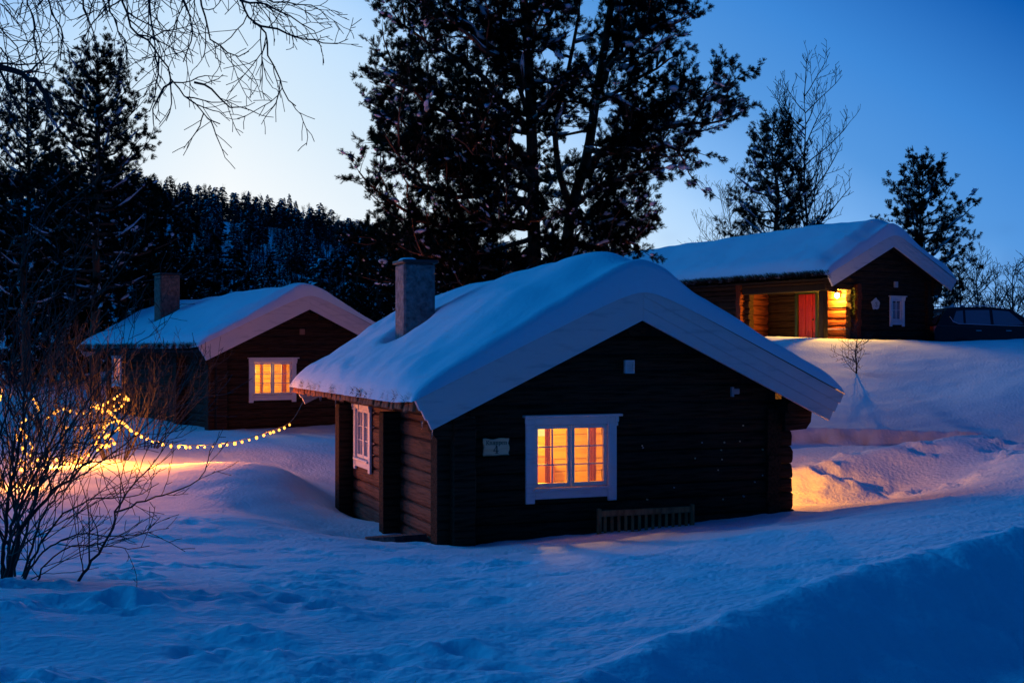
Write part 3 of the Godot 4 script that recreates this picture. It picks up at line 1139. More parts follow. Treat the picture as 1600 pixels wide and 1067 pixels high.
func main_cabin() -> void:
	var th := deg_to_rad(20.8)
	var length := 7.05
	var o := thing("log_cabin", "nearest dark log cabin with white barge boards, name sign and bench at its gable", "cabin", Vector3(-0.882, -0.596, -13.76), th)
	cabin_walls(o, length, 5.65, [[1.40, 2.38, 1.19, 1.99]], [[4.33, 5.2, 1.18, 2.04]], M.tar_shaded, M.log, 0.25)
	roof_of(o, length)
	eave_boards(o, length)
	chimney(o, 1.08, 4.35, 4.13, 0.47, 0.5)
	var lump := MB.new()
	lump.ball(Vector3.ZERO, Vector3(0.13, 0.035, 0.16), 7, 12, 0.25, 5)
	solo("snow_lump", lump, M.snow_clump, "small lump of snow left on the chimney of the nearest cabin", "snow", o.transform * Vector3(0.98, 4.19, -4.38))
	# boxed log ends
	corner_box(o, Vector3(0.19, 0.2, -0.68), Vector3(0.43, 2.08, -0.42))
	corner_box(o, Vector3(0.34, 0.2, -0.419), Vector3(0.60, 2.10, -0.26))
	corner_box(o, Vector3(0.19, 0.2, -3.02), Vector3(0.43, 2.06, -2.80))
	corner_box(o, Vector3(0.20, 0.2, -5.70), Vector3(0.39, 2.06, -5.43))
	lay_logs(o, "a", 2.9, 1.0, 0.42, SPAN - 0.42, 0.25, 2.2, [], M.dark, false, [-0.15, -0.15])
	window_part(o, Transform3D(Basis(), Vector3(1.295, 1.10, -0.495)), 1.18, 0.985, 2, 3, 2)
	window_part(o, facing_left(0.415, 1.127, 5.27), 1.0, 0.97, 2, 3, 2)
	shell(o, 0.62, 4.57, 0.70, 2.72, 0.35, 2.35, [1.39, 2.39, 1.20, 2.0], true)
	# curtains just inside the panes
	var cz := -0.72
	curtain(o, 1.64, 1.71, 1.14, 2.03, cz, M.curtain, 2, 0)
	curtain(o, 2.19, 2.31, 1.14, 2.03, cz, M.curtain, 3, 2)
	curtain(o, 1.40, 1.45, 1.14, 2.03, cz, M.curtain, 1, 4)
	# room behind the side window
	var b := MB.new()
	b.box(Vector3(0.56, 0.3, -5.55), Vector3(0.60, 2.3, -3.1))
	part("inner_lining", b, M.linen, o)
	for k in [[4.38, 4.62], [4.88, 5.16]]:
		b = MB.new()
		b.box(Vector3(0.50, 1.18, -k[1]), Vector3(0.515, 2.05, -k[0]), 0.004)
		part("curtain", b, M.linen, o)
	snow_on_roof("roof_snow", "thick smooth snow on the roof of the nearest cabin, round its stone chimney", o, length, 0.50, 1, 1.15, [Vector2(1.08, 4.35)])
	# inside the front room
	pendant_lamp(o, "glowing shaded lamp hanging inside the front window of the nearest cabin", Vector3(1.95, 1.86, -1.75), 0.15)
	lamp_light(o.transform * Vector3(1.95, 1.84, -1.75), Color(1.0, 0.72, 0.20), 3.1, 0.035)
	var tb := thing("dining_table", "small wooden table inside the front room of the nearest cabin", "table", o.transform * Vector3(1.95, 0.35, -1.75), th)
	b = MB.new()
	b.box(Vector3(-0.5, 0.70, -0.35), Vector3(0.5, 0.735, 0.35), 0.008)
	part("table_top", b, M.pine_board, tb)
	for q in [[-0.44, -0.3], [0.44, -0.3], [-0.44, 0.3], [0.44, 0.3]]:
		b = MB.new()
		b.box(Vector3(q[0] - 0.03, 0, q[1] - 0.03), Vector3(q[0] + 0.03, 0.699, q[1] + 0.03), 0.005)
		part("leg", b, M.pine_board, tb)
	var cb := thing("cupboard", "orange-brown cupboard against the back wall seen through the nearest window", "cupboard", o.transform * Vector3(2.20, 0.35, -2.5), th)
	b = MB.new()
	b.box(Vector3(-0.24, 0, -0.18), Vector3(0.24, 1.08, 0.18), 0.01)
	part("body", b, paint(Color(0.5, 0.16, 0.05), 95), cb)
	for q in [-0.22, 0.01]:
		b = MB.new()
		b.box(Vector3(q, 0.08, 0.181), Vector3(q + 0.21, 1.02, 0.2), 0.008)
		part("door", b, paint(Color(0.5, 0.15, 0.045), 96), cb)
	var ch := thing("dining_chair", "dark rail-backed chair at the table inside the nearest cabin", "chair", o.transform * Vector3(1.86, 0.35, -1.28), th)
	for q in [[-0.18, 0.90, 0.16], [0.18, 0.90, 0.16], [-0.18, 0.44, -0.2], [0.18, 0.44, -0.2]]:
		b = MB.new()
		b.box(Vector3(q[0] - 0.018, 0, q[2] - 0.018), Vector3(q[0] + 0.018, q[1], q[2] + 0.018), 0.004)
		part("leg", b, M.dark, ch)
	for y in [0.56, 0.70, 0.83]:
		b = MB.new()
		b.box(Vector3(-0.161, y, 0.15), Vector3(0.161, y + 0.05, 0.172), 0.004)
		part("back_rail", b, M.dark, ch)
	b = MB.new()
	b.box(Vector3(-0.21, 0.441, -0.23), Vector3(0.21, 0.475, 0.14), 0.008)
	part("seat", b, M.dark, ch)
	# pale peg ends in the front logs
	var pr := RandomNumberGenerator.new()
	pr.seed = 19
	for k in 17:
		b = MB.new()
		var at := Vector3(pr.randf_range(2.7, 4.55), pr.randf_range(1.0, 1.95), -0.50)
		b.tube([at - Vector3(0, 0, 0.02), at + Vector3(0, 0, 0.008)], pr.randf_range(0.007, 0.016), 0.009, 7, true)
		part("peg", b, M.zinc if k % 3 == 0 else M.sign, o)
	# vent and small box on the gable
	b = MB.new()
	var v := Vector3(2.55, 2.60, -0.40)
	var vp := part("vent", b, M.white, o)
	b.box(Vector3(0, 0, 0.0), Vector3(0.125, 0.018, 0.022), 0.003)
	b.box(Vector3(0, 0.142, 0.0), Vector3(0.125, 0.16, 0.022), 0.003)
	b.box(Vector3(0, 0.0181, 0.0), Vector3(0.014, 0.1419, 0.022), 0.003)
	b.box(Vector3(0.111, 0.0181, 0.0), Vector3(0.125, 0.1419, 0.022), 0.003)
	b.box(Vector3(0.002, 0.002, -0.03), Vector3(0.123, 0.158, -0.001))
	vp.mesh = b.mesh()
	vp.position = v
	for k in 5:
		b = MB.new()
		b.box(Vector3(0.014, -0.003, -0.008), Vector3(0.111, 0.003, 0.008), 0.0)
		var sl := part("slat", b, M.white, vp)
		sl.position = Vector3(0, 0.032 + 0.024 * k, 0.01)
		sl.rotation.x = 0.6
	b = MB.new()
	b.box(Vector3(4.02, 2.30, -0.42), Vector3(4.05, 2.42, -0.37), 0.004)
	b.box(Vector3(4.051, 2.33, -0.42), Vector3(4.14, 2.40, -0.385), 0.01)
	part("junction_box", b, M.zinc, o)
	# flat stone slab on the left flank
	b = MB.new()
	var slab := [Vector2(-0.36, -0.52), Vector2(0.05, -0.64), Vector2(0.32, -0.25), Vector2(0.30, 0.52), Vector2(-0.1, 0.68), Vector2(-0.40, 0.25)]
	b.prism(slab, -0.045, 0.045)
	var so := solo("stone_slab", b, M.slate, "flat grey stone slab leaning in the snow against the left wall of the nearest cabin", "stone", o.transform * Vector3(0.04, 0.58, -1.55), th)
	so.rotation_degrees = Vector3(90 - 8, rad_to_deg(th) + 8, 18)
	name_sign(o)
	garden_bench(o, th)
	# lantern on the hidden right wall that lights the snow mound
	var ln := thing("wall_lantern", "warm lantern on the far right wall of the nearest cabin, lighting the snow mound", "lamp", o.transform * Vector3(SPAN - 0.40, 1.40, -2.4), th)
	b = MB.new()
	b.box(Vector3(0.075, 0.16, -0.02), Vector3(0.13, 0.18, 0.02), 0.003)
	b.box(Vector3(0.07, -0.12, -0.03), Vector3(0.075, 0.17, 0.03))
	b.tube([Vector3(0.14, 0.125, 0), Vector3(0.14, 0.19, 0)], 0.17, 0.02, 14, true)  # wide hood, shaped to keep the lamp light off the eave
	part("bracket", b, M.iron, ln)
	b = MB.new()
	b.ball(Vector3(0.14, 0.05, 0), Vector3(0.045, 0.06, 0.045), 8, 12)
	part("lamp_bulb", b, M.lamp_glow, ln)
	lamp_light(ln.transform * Vector3(0.14, 0.05, 0), Color(1.0, 0.58, 0.13), 8.5, 0.04)
	icicles(o)

func icicles(o: Node3D) -> void:
	var r := RandomNumberGenerator.new()
	r.seed = 61
	var spots := []
	for k in 15:
		spots.append(Vector3(-0.19 + r.randf_range(-0.02, 0.02), TIP + 0.23, -pow(r.randf(), 0.6) * 6.6 - 0.2))
	spots.append(Vector3(0.0, TIP + 0.01, 0.0))
	spots.append(Vector3(-0.11, TIP + 0.1, -0.02))
	for k in spots.size():
		var b := MB.new()
		var l := r.randf_range(0.05, 0.16)
		b.tube([Vector3.ZERO, Vector3(0, -l * 0.4, 0), Vector3(r.randf_range(-0.004, 0.004), -l, 0)], 0.011, 0.001, 7)
		solo("icicle", b, M.ice, "small icicle hanging from the left eave of the nearest cabin", "icicle", o.transform * spots[k], 0.0, "icicles under the eave of the nearest cabin")

func name_sign(o: Node3D) -> void:
	var s := thing("name_sign", "weathered wooden board lettered Knappen 4 on the nearest cabin's gable", "sign", o.transform * Vector3(0.765, 1.655, -0.487), o.rotation.y)
	var b := MB.new()
	var w := 0.32
	var h := 0.20
	var pts := []
	var r := RandomNumberGenerator.new()
	r.seed = 3
	for k in 40:
		var f := k / 40.0 * 4.0
		var e := int(f)
		var u := f - e
		var p := [Vector2(u * w, 0), Vector2(w, u * h), Vector2(w * (1 - u), h), Vector2(0, h * (1 - u))][e] as Vector2
		var wob := 0.008 * sin(u * TAU * 1.5 + e) + r.randf_range(-0.003, 0.003) - (0.008 if u < 0.06 else 0.0)
		p += [Vector2(0, 1), Vector2(-1, 0), Vector2(0, -1), Vector2(1, 0)][e] * (wob + 0.004)
		pts.append(p)
	b.prism(pts, 0.004, 0.026)
	part("board", b, M.sign, s)
	var f1 := SystemFont.new()
	f1.font_names = PackedStringArray(["Droid Serif"])
	var tm := TextMesh.new()
	tm.text = "Knappen"
	tm.font = f1
	tm.font_size = 32
	tm.pixel_size = 0.0019
	tm.depth = 0.004
	var l := part("lettering", tm, M.ink, s)
	l.position = Vector3(w * 0.5, h * 0.74, 0.0285)
	tm = TextMesh.new()
	tm.text = "4"
	tm.font = f1
	tm.font_size = 64
	tm.pixel_size = 0.0019
	tm.depth = 0.004
	l = part("number", tm, M.ink, s)
	l.position = Vector3(w * 0.48, h * 0.34, 0.0285)

func garden_bench(o: Node3D, th: float) -> void:
	var s := thing("garden_bench", "brown slatted wooden bench half buried in snow under the nearest cabin's window", "bench", o.transform * Vector3(2.14, 0.30, -0.33), th)
	var w := 1.30
	var bx := func(called: String, lo: Vector3, hi: Vector3):
		var b := MB.new()
		b.box(lo, hi, 0.006)
		part(called, b, M.bench, s)
	for x in [0.0, w - 0.05]:
		bx.call("back_post", Vector3(x, 0, 0), Vector3(x + 0.05, 0.70, 0.05))
		bx.call("front_leg", Vector3(x, 0, 0.45), Vector3(x + 0.05, 0.329, 0.50))
	bx.call("top_rail", Vector3(0.051, 0.60, 0.008), Vector3(w - 0.051, 0.675, 0.042))
	bx.call("lower_rail", Vector3(0.051, 0.36, 0.008), Vector3(w - 0.051, 0.41, 0.042))
	var n := 13
	for k in n:
		var x := lerpf(0.085, w - 0.125, float(k) / (n - 1))
		bx.call("back_slat", Vector3(x, 0.411, 0.014), Vector3(x + 0.04, 0.599, 0.034))
	for k in 5:
		bx.call("seat_slat", Vector3(0.0, 0.33, 0.06 + 0.085 * k), Vector3(w, 0.355, 0.13 + 0.085 * k))

func left_cabin() -> void:
	var th := deg_to_rad(33.0)
	var length := 11.0
	var o := thing("log_cabin", "left dark log cabin with a lit window, beyond the string of lights", "cabin", Vector3(-7.096, 0.03, -28.95), th)
	cabin_walls(o, length, length - 1.3, [[1.32, 2.34, 1.10, 1.95]], [[8.48, 9.32, 1.18, 2.04]], M.tar_shaded, M.tar_shaded, 0.0)
	roof_of(o, length)
	turf(o, length, 800, 1.3)
	chimney(o, 1.25, 6.9, 4.36, 0.56, 0.6)
	(o.get_node("chimney") as MeshInstance3D).material_override = M.lit_stone
	corner_box(o, Vector3(0.19, 0.0, -0.68), Vector3(0.43, 2.08, -0.42))
	corner_box(o, Vector3(0.34, 0.0, -0.419), Vector3(0.60, 2.10, -0.26))
	corner_box(o, Vector3(0.19, 0.0, -3.02), Vector3(0.43, 2.06, -2.80))
	window_part(o, Transform3D(Basis(), Vector3(1.22, 1.0, -0.495)), 1.22, 1.03, 2, 3, 2)
	window_part(o, facing_left(0.415, 1.15, 9.4), 1.0, 0.97, 2, 3, 2)
	shell(o, 0.62, 4.57, 0.70, 2.72, 0.30, 2.35, [1.32, 2.34, 1.10, 1.96], true)
	curtain(o, 1.60, 1.68, 1.04, 2.0, -0.73, M.curtain, 2, 0)
	curtain(o, 2.16, 2.28, 1.04, 2.0, -0.73, M.curtain, 3, 2)
	var b := MB.new()
	b.box(Vector3(1.6, 0.3, -9.5), Vector3(1.64, 2.3, -8.0))
	part("inner_lining", b, M.curtain, o)
	for z in [-8.0, -9.48]:
		b = MB.new()
		b.box(Vector3(0.60, 0.3, z), Vector3(1.6, 2.3, z + 0.04))
		part("partition", b, M.pine_board, o)
	pendant_lamp(o, "dim shaded lamp behind the curtained side window of the left cabin", Vector3(1.3, 1.75, -8.45), 0.10)
	lamp_light(o.transform * Vector3(1.3, 1.73, -8.45), Color(1.0, 0.55, 0.16), 0.8, 0.035)
	b = MB.new()
	b.box(Vector3(2.5, 2.62, -0.42), Vector3(2.63, 2.76, -0.385), 0.006)
	part("vent", b, flat(Color(0.3, 0.14, 0.08)), o)
	snow_on_roof("roof_snow", "snow on the roof of the left cabin, behind bare twigs", o, length, 0.34, 7, 0.8, [Vector2(1.25, 6.9)])
	pendant_lamp(o, "glowing shaded lamp inside the gable window of the left cabin", Vector3(1.75, 1.75, -1.7), 0.13)
	lamp_light(o.transform * Vector3(1.75, 1.73, -1.7), Color(1.0, 0.72, 0.20), 3.1, 0.035)

func upper_cabin() -> void:
	var th := deg_to_rad(33.0)
	var length := 14.0
	var o := thing("log_cabin", "upper right log cabin with a red door under a lit porch", "cabin", Vector3(9.062, 4.069, -35.200) - Vector3(0, TIP, 0), th)
	var wb := length - 1.0
	# gable front begins at the porch; the porch runs along the left side behind the corner post
	lay_logs(o, "a", 0.5, 1.0, 1.42, SPAN - 0.42, 0.2, 1.95, [[3.02, 3.62, 1.0, 1.72]], M.tar_shaded, false, [0.12, 0.22])
	lay_logs(o, "a", 0.5, 1.0, 0.42, SPAN - 0.42, 1.95, 3.2, [], M.tar_shaded, true, [0.1, 0.22])
	lay_logs(o, "a", wb, -1.0, 0.42, SPAN - 0.42, 0.2, 3.2, [], M.tar_shaded, true)
	lay_logs(o, "b", SPAN - 0.42, 1.0, 0.5, wb, 0.2, 2.15, [], M.tar_shaded, false, [0.1, 0.2], 0.2, 0.1)
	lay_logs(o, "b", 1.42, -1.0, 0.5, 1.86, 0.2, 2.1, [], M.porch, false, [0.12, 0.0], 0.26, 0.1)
	lay_logs(o, "b", 1.42, -1.0, 2.62, 4.0, 0.2, 2.1, [], M.tar_shaded, false, [0.0, 0.0], 0.26, 0.1)  # same wall in darker logs: shade beyond the lamp, done by colour
	var ln0 := MB.new()
	ln0.box(Vector3(1.40, 1.90, -2.62), Vector3(1.56, 2.2, -1.86), 0.01)
	part("lintel", ln0, M.dark, o)
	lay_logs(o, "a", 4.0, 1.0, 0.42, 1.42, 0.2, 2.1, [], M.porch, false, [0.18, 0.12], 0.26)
	lay_logs(o, "b", 0.42, -1.0, 4.0, wb, 0.2, 2.15, [], M.tar_shaded, false, [0.2, 0.2], 0.2, 0.1)
	roof_of(o, length)
	turf(o, length, 1500, 1.7)
	# porch: corner post, beam, ceiling
	var b := MB.new()
	b.box(Vector3(0.33, 0.1, -0.86), Vector3(0.53, 1.90, -0.66), 0.02)
	part("porch_post", b, M.dark, o)
	b = MB.new()
	b.box(Vector3(0.30, 1.90, -4.0), Vector3(0.54, 2.12, -0.30), 0.03)
	part("porch_beam", b, M.dark, o)
	b = MB.new()
	b.box(Vector3(0.541, 2.13, -3.88), Vector3(1.30, 2.17, -0.62))
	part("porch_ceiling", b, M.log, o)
	b = MB.new()
	b.box(Vector3(0.30, 0.2, -3.9), Vector3(1.33, 0.33, -0.3))
	part("porch_floor", b, M.dark, o)
	# red door with upright boards in a green frame
	var dr := Node3D.new()
	dr.name = "door"
	o.add_child(dr, true)
	dr.transform = facing_left(1.315, 0.33, 2.60)
	for k in 5:
		b = MB.new()
		b.box(Vector3(0.01 + 0.144 * k, 0.0, -0.05), Vector3(0.146 + 0.144 * k, 1.56, 0.0 + 0.014 * (k % 2)), 0.012)
		part("board", b, M.door_red, dr)
	b = MB.new()
	b.ball(Vector3(0.64, 0.78, 0.04), Vector3.ONE * 0.028, 8, 10)
	part("handle", b, M.iron, dr)
	for q in [[Vector3(-0.10, 0, -0.03), Vector3(0.008, 1.66, 0.05)], [Vector3(0.732, 0, -0.03), Vector3(0.84, 1.66, 0.05)], [Vector3(0.009, 1.57, -0.03), Vector3(0.731, 1.66, 0.05)]]:
		b = MB.new()
		b.box(q[0], q[1], 0.008)
		part("frame", b, M.green, dr)
	# upright green board and shelf in the lit corner
	b = MB.new()
	b.box(Vector3(1.24, 0.3, -1.50), Vector3(1.315, 2.05, -1.40), 0.008)
	part("upright_board", b, M.green, o)
	b = MB.new()
	b.box(Vector3(1.13, 1.42, -1.39), Vector3(1.318, 1.46, -0.60), 0.008)
	part("shelf", b, M.dark, o)
	b = MB.new()
	b.box(Vector3(1.20, 0.80, -1.38), Vector3(1.318, 0.83, -0.62), 0.008)
	part("shelf", b, M.barge, o)
	window_part(o, Transform3D(Basis(), Vector3(2.95, 0.93, -0.495)), 0.66, 0.86, 2, 2, 1)
	b = MB.new()
	b.box(Vector3(2.9, 0.85, -0.75), Vector3(3.7, 1.85, -0.72))
	part("inner_lining", b, M.linen, o)
	b = MB.new()
	b.box(Vector3(3.05, 2.06, -0.42), Vector3(3.2, 2.24, -0.36), 0.01)
	part("vent", b, M.zinc, o)
	snow_on_roof("roof_snow", "deep snow along the whole roof of the upper right cabin", o, length, 0.50, 12, 0.7, [], 0.75)
	# carved house plate
	b = MB.new()
	var pts := []
	for k in 26:
		var a := TAU * k / 26.0
		var rr := 0.17 + 0.02 * sin(a * 5.0) + 0.012 * sin(a * 9.0 + 1.0)
		pts.append(Vector2(cos(a) * rr, sin(a) * rr * 0.95))
	b.prism(pts, 0.0, 0.02)
	var sg := thing("house_plate", "pale ragged-edged number plate left of the small window on the upper right cabin", "sign", o.transform * Vector3(2.22, 1.55, -0.392), th)
	part("board", b, M.sign.duplicate(), sg)
	(sg.get_node("board") as MeshInstance3D).material_override = paint(Color(0.62, 0.6, 0.58), 97)
	var tm := TextMesh.new()
	tm.text = "3"
	var f1 := SystemFont.new()
	f1.font_names = PackedStringArray(["Droid Serif"])
	tm.font = f1
	tm.font_size = 64
	tm.pixel_size = 0.003
	tm.depth = 0.004
	var l := part("number", tm, M.ink, sg)
	l.position = Vector3(0.02, -0.02, 0.0225)
	# the lit lantern of the porch
	var ln := thing("porch_lantern", "bright yellow lantern lit under the porch eave of the upper right cabin", "lamp", o.transform * Vector3(1.29, 1.80, -1.02), th)
	b = MB.new()
	b.box(Vector3(0.06, -0.05, -0.04), Vector3(0.118, 0.14, 0.04), 0.006)
	b.tube([Vector3(0, 0.08, 0), Vector3(0, 0.16, 0)], 0.09, 0.02, 12)
	b.tube([Vector3(0, 0.14, 0), Vector3(0.08, 0.1, 0)], 0.012, 0.012, 6)
	part("bracket", b, M.iron, ln)
	b = MB.new()
	b.ball(Vector3(0, 0, 0), Vector3(0.07, 0.085, 0.07), 10, 14)
	part("lamp_bulb", b, M.lamp_glow, ln)
	lamp_light(ln.position, Color(1.0, 0.72, 0.22), 21.0, 0.07)
	# evergreen garland round the wall corner and the little tree by the door
	garland(o)

func garland(o: Node3D) -> void:
	var r := RandomNumberGenerator.new()
	r.seed = 71
	var g := thing("evergreen_garland", "evergreen garland hanging at the lit porch corner of the upper right cabin", "garland", o.transform * Vector3(1.26, 0.4, -0.33), o.rotation.y)
	var b := MB.new()
	for k in 420:
		var p := Vector3(r.randf_range(-0.07, 0.07), r.randf_range(0.0, 1.6), r.randf_range(-0.05, 0.06))
		var d := Vector3(r.randf_range(-1, 1), r.randf_range(-1, 0.4), r.randf_range(-1, 1)).normalized() * 0.08
		var s := d.cross(Vector3.UP).normalized() * 0.014
		b.tri(p - s, p + s, p + d, s.cross(d))
	part("foliage", b, flat(Color(0.05, 0.07, 0.025)), g).set_meta("kind", "stuff")
	b = MB.new()
	b.tube([Vector3.ZERO, Vector3(0.01, 0.8, 0), Vector3(0, 1.62, 0)], 0.012, 0.008, 6)
	part("stem", b, M.twig, g)

# ------------------------------------------------------------------ trees
class Grown:
	var wood := MB.new()
	var fine := MB.new()
	var snow := []
	var sprays := []
	var clumps := []
	var r := RandomNumberGenerator.new()
	var spray_scale := 1.0
	var snowy := 0.05
	var droop := 0.0

	func curve(pts: Array, step: float) -> Array:
		var cv := Curve3D.new()
		for k in pts.size():
			var p: Vector3 = pts[k]
			var d: Vector3 = (pts[mini(k + 1, pts.size() - 1)] - pts[maxi(k - 1, 0)]) / 6.0
			cv.add_point(p, -d, d)
		var out := []
		var l := cv.get_baked_length()
		var n := maxi(2, int(l / step))
		for k in n + 1:
			out.append(cv.sample_baked(l * k / n, true))
		return out

	func put_spray(p: Vector3, d: Vector3, s: float) -> void:
		var y := (d + Vector3(r.randf_range(-0.5, 0.5), r.randf_range(-0.2, 0.7) - droop, r.randf_range(-0.5, 0.5))).normalized()
		var x := y.cross(Vector3(r.randf_range(-1, 1), r.randf_range(-1, 1), r.randf_range(-1, 1))).normalized()
		sprays.append(Transform3D(Basis(x, y, x.cross(y)).scaled(Vector3.ONE * s), p))

	func put_clump(p: Vector3, s: float, d: Vector3) -> void:
		var flat_d := Vector3(d.x, d.y * 0.5, d.z).normalized()
		var side := flat_d.cross(Vector3.UP).normalized()
		var up := side.cross(flat_d)
		clumps.append(Transform3D(Basis(flat_d * s * r.randf_range(0.8, 1.4), up * s * r.randf_range(0.35, 0.6), side * s * r.randf_range(0.6, 1.1)), p + Vector3(0, 0.05 * s / 0.1, 0)))

	func limb(pts: Array, r0: float, r1: float, sub_len: float, gap: float, from := 0.2, jitter := 0.05, per_twig := 0.13) -> void:
		var c := curve(pts, 0.25)
		for k in range(1, c.size()):
			c[k] += Vector3(r.randf_range(-1, 1), r.randf_range(-1, 1), r.randf_range(-1, 1)) * jitter
		wood.tube(c, r0, r1, 7)
		var total := c.size() - 1
		var length := 0.0
		for k in total:
			length += (c[k + 1] - c[k]).length()
		# snow lying along the upper side
		if snowy > 0.0 and spray_scale < 1.2 and r0 > 0.03 and r.randf() < 0.75:
			var s0 := int(total * r.randf_range(0.15, 0.6))
			var s1 := mini(total, s0 + r.randi_range(2, 6))
			var line := []
			for k in range(s0, s1 + 1):
				line.append(c[k] + Vector3(0, lerpf(r0, r1, float(k) / total) + 0.02, 0))
			if line.size() > 2 and absf((line[-1] - line[0]).normalized().y) < 0.75:
				var md := int(line.size() / 2)
				var sm := MB.new()
				sm.tube(line.slice(0, md + 1), 0.012, 0.05, 6)
				sm.tube(line.slice(md), 0.05, 0.008, 6)
				snow.append(sm.mesh())
		var n := maxi(1, int(length * (1.0 - from) / gap))
		for q in n:
			var f := from + (1.0 - from) * (q + r.randf()) / n
			var at := f * total
			var k := mini(int(at), total - 1)
			var p: Vector3 = (c[k] as Vector3).lerp(c[k + 1], at - k)
			var d: Vector3 = (c[k + 1] - c[k]).normalized()
			var side := Vector3(r.randf_range(-1, 1), r.randf_range(-0.45, 0.75) - droop, r.randf_range(-1, 1))
			side -= d * side.dot(d)
			var dir := (d * 0.55 + side.normalized()).normalized()
			twig(p, dir, sub_len * r.randf_range(0.45, 1.15) * (1.0 - 0.35 * f), r1, per_twig)
		twig(c[total], (c[total] - c[total - 1]).normalized(), sub_len * 0.6, r1, per_twig)

	func twig(p: Vector3, dir: Vector3, l: float, rad: float, per: float) -> void:
		var mid := p + dir * l * 0.5 + Vector3(r.randf_range(-0.06, 0.06), -0.03 - droop * 0.05, r.randf_range(-0.06, 0.06)) * l * 2.0
		var end := p + dir * l + Vector3(0, (0.10 - droop * 0.35) * l, 0)
		fine.tube([p, mid, end], minf(rad * 0.7, 0.02), 0.004, 3)
		var n := maxi(2, int(l / per))
		var snow_here := r.randf() < snowy
		for k in n:
			var f := 0.22 + 0.78 * (k + r.randf() * 0.8) / n
			var q := p.lerp(mid, f * 2.0) if f < 0.5 else mid.lerp(end, f * 2.0 - 1.0)
			q += Vector3(r.randf_range(-1, 1), r.randf_range(-0.7, 0.9), r.randf_range(-1, 1)) * 0.10 * spray_scale
			put_spray(q, (end - p).normalized(), spray_scale * r.randf_range(0.7, 1.25))
			if snow_here and r.randf() < 0.45:
				put_clump(q, r.randf_range(0.03, 0.085) * minf(spray_scale, 1.2), end - p)
			elif r.randf() < snowy * 1.3:
				put_clump(q, r.randf_range(0.02, 0.048) * minf(spray_scale, 1.1), end - p)

var spray_mesh: Mesh
var spray_far: Mesh
var clump_mesh: Mesh

func make_spray(shoots: int, needles: int, length: float, wide: float, seed_: int) -> Mesh:
	var r := RandomNumberGenerator.new()
	r.seed = seed_
	var b := MB.new()
	for s in shoots:
		var a := TAU * s / shoots + r.randf()
		var d := Vector3(cos(a) * 0.8, 1.0, sin(a) * 0.8).normalized() if s > 0 else Vector3.UP
		var l := 0.14 if s == 0 else r.randf_range(0.08, 0.13)
		var o := Vector3(0, 0.0 if s == 0 else r.randf_range(-0.03, 0.06), 0)
		for k in needles:
			var f := (k + r.randf()) / needles
			var ph := r.randf() * TAU
			var x := d.cross(Vector3(0.3, 0.2, 0.9)).normalized()
			var y := d.cross(x)
			var nd := ((x * cos(ph) + y * sin(ph)) * lerpf(1.0, 0.45, f) + d * r.randf_range(0.1, 0.8)).normalized()
			var p := o + d * l * f
			var w := nd.cross(d).normalized() * wide
			b.tri(p - w, p + w, p + nd * length * r.randf_range(0.75, 1.15), (w.cross(nd) + Vector3(0, 0.25, 0)).normalized())
	return b.mesh()

func finish(t: Node3D, tr: Grown, needle: Material) -> void:
	part("trunk", tr.wood, M.pine_bark, t)
	part("twigs", tr.fine, M.twig, t).set_meta("kind", "stuff")
	copies("crown", spray_mesh if tr.spray_scale < 1.6 else spray_far, needle, tr.sprays, t)
	for sm in tr.snow:
		piece("branch_snow", sm, M.snow_clump, t, Transform3D())
	if tr.clumps.size():
		copies("snow_clumps", clump_mesh, M.snow_clump, tr.clumps, t)

func auto_pine(seed_: int, high: float, crown_from: float, reach: float, spruce: bool, scale_: float, snowy: float, gap := 0.24, per := 0.14, whorl_gap := 0.3) -> Grown:
	var tr := Grown.new()
	tr.r.seed = seed_
	tr.spray_scale = scale_
	tr.snowy = snowy
	tr.droop = 0.5 if spruce else 0.0
	var r := tr.r
	var lead := [Vector3(0, -0.6, 0)]
	for k in range(1, 7):
		lead.append(Vector3(r.randf_range(-0.12, 0.12), high * k / 6.0, r.randf_range(-0.12, 0.12)) if k < 6 else Vector3(0, high, 0))
	var c := tr.curve(lead, 0.5)
	tr.wood.tube(c, high * 0.017, 0.015, 8)
	var y := crown_from
	var az := r.randf() * TAU
	while y < high - 0.25:
		var f := (y - crown_from) / (high - crown_from)
		var prof: float
		if spruce:
			prof = pow(1.0 - f, 0.85) + 0.06
		else:
			prof = (0.55 + 1.8 * f) if f < 0.25 else pow(maxf(0.0, 1.0 - (f - 0.25) / 0.75), 0.75) + 0.10
		var l := reach * prof * r.randf_range(0.62, 1.15)
		az += 2.4 + r.randf_range(-0.4, 0.4)
		var el := lerpf(-0.25, 0.2, f) if spruce else lerpf(0.02, 0.85, f) + r.randf_range(-0.15, 0.15)
		var d := Vector3(cos(az) * cos(el), sin(el), sin(az) * cos(el))
		var base := Vector3(0, y, 0)
		var bend := Vector3(0, (-0.10 if spruce else -0.06) * l, 0)
		var tip := base + d * l + Vector3(0, (0.02 if spruce else 0.16) * l, 0)
		tr.limb([base, base + d * l * 0.5 + bend, tip], 0.012 + 0.018 * l, 0.008, (0.55 if not spruce else 0.42) * minf(1.0, 0.35 + l * 0.4) * (1.0 + (scale_ - 1.0) * 0.5), gap, 0.25 if not spruce else 0.12, 0.03, per)
		y += whorl_gap * r.randf_range(0.6, 1.3) * (1.0 - 0.4 * f)
	for k in 5:
		tr.put_spray(Vector3(0, high - 0.06 * k, 0), Vector3.UP, scale_)
	return tr

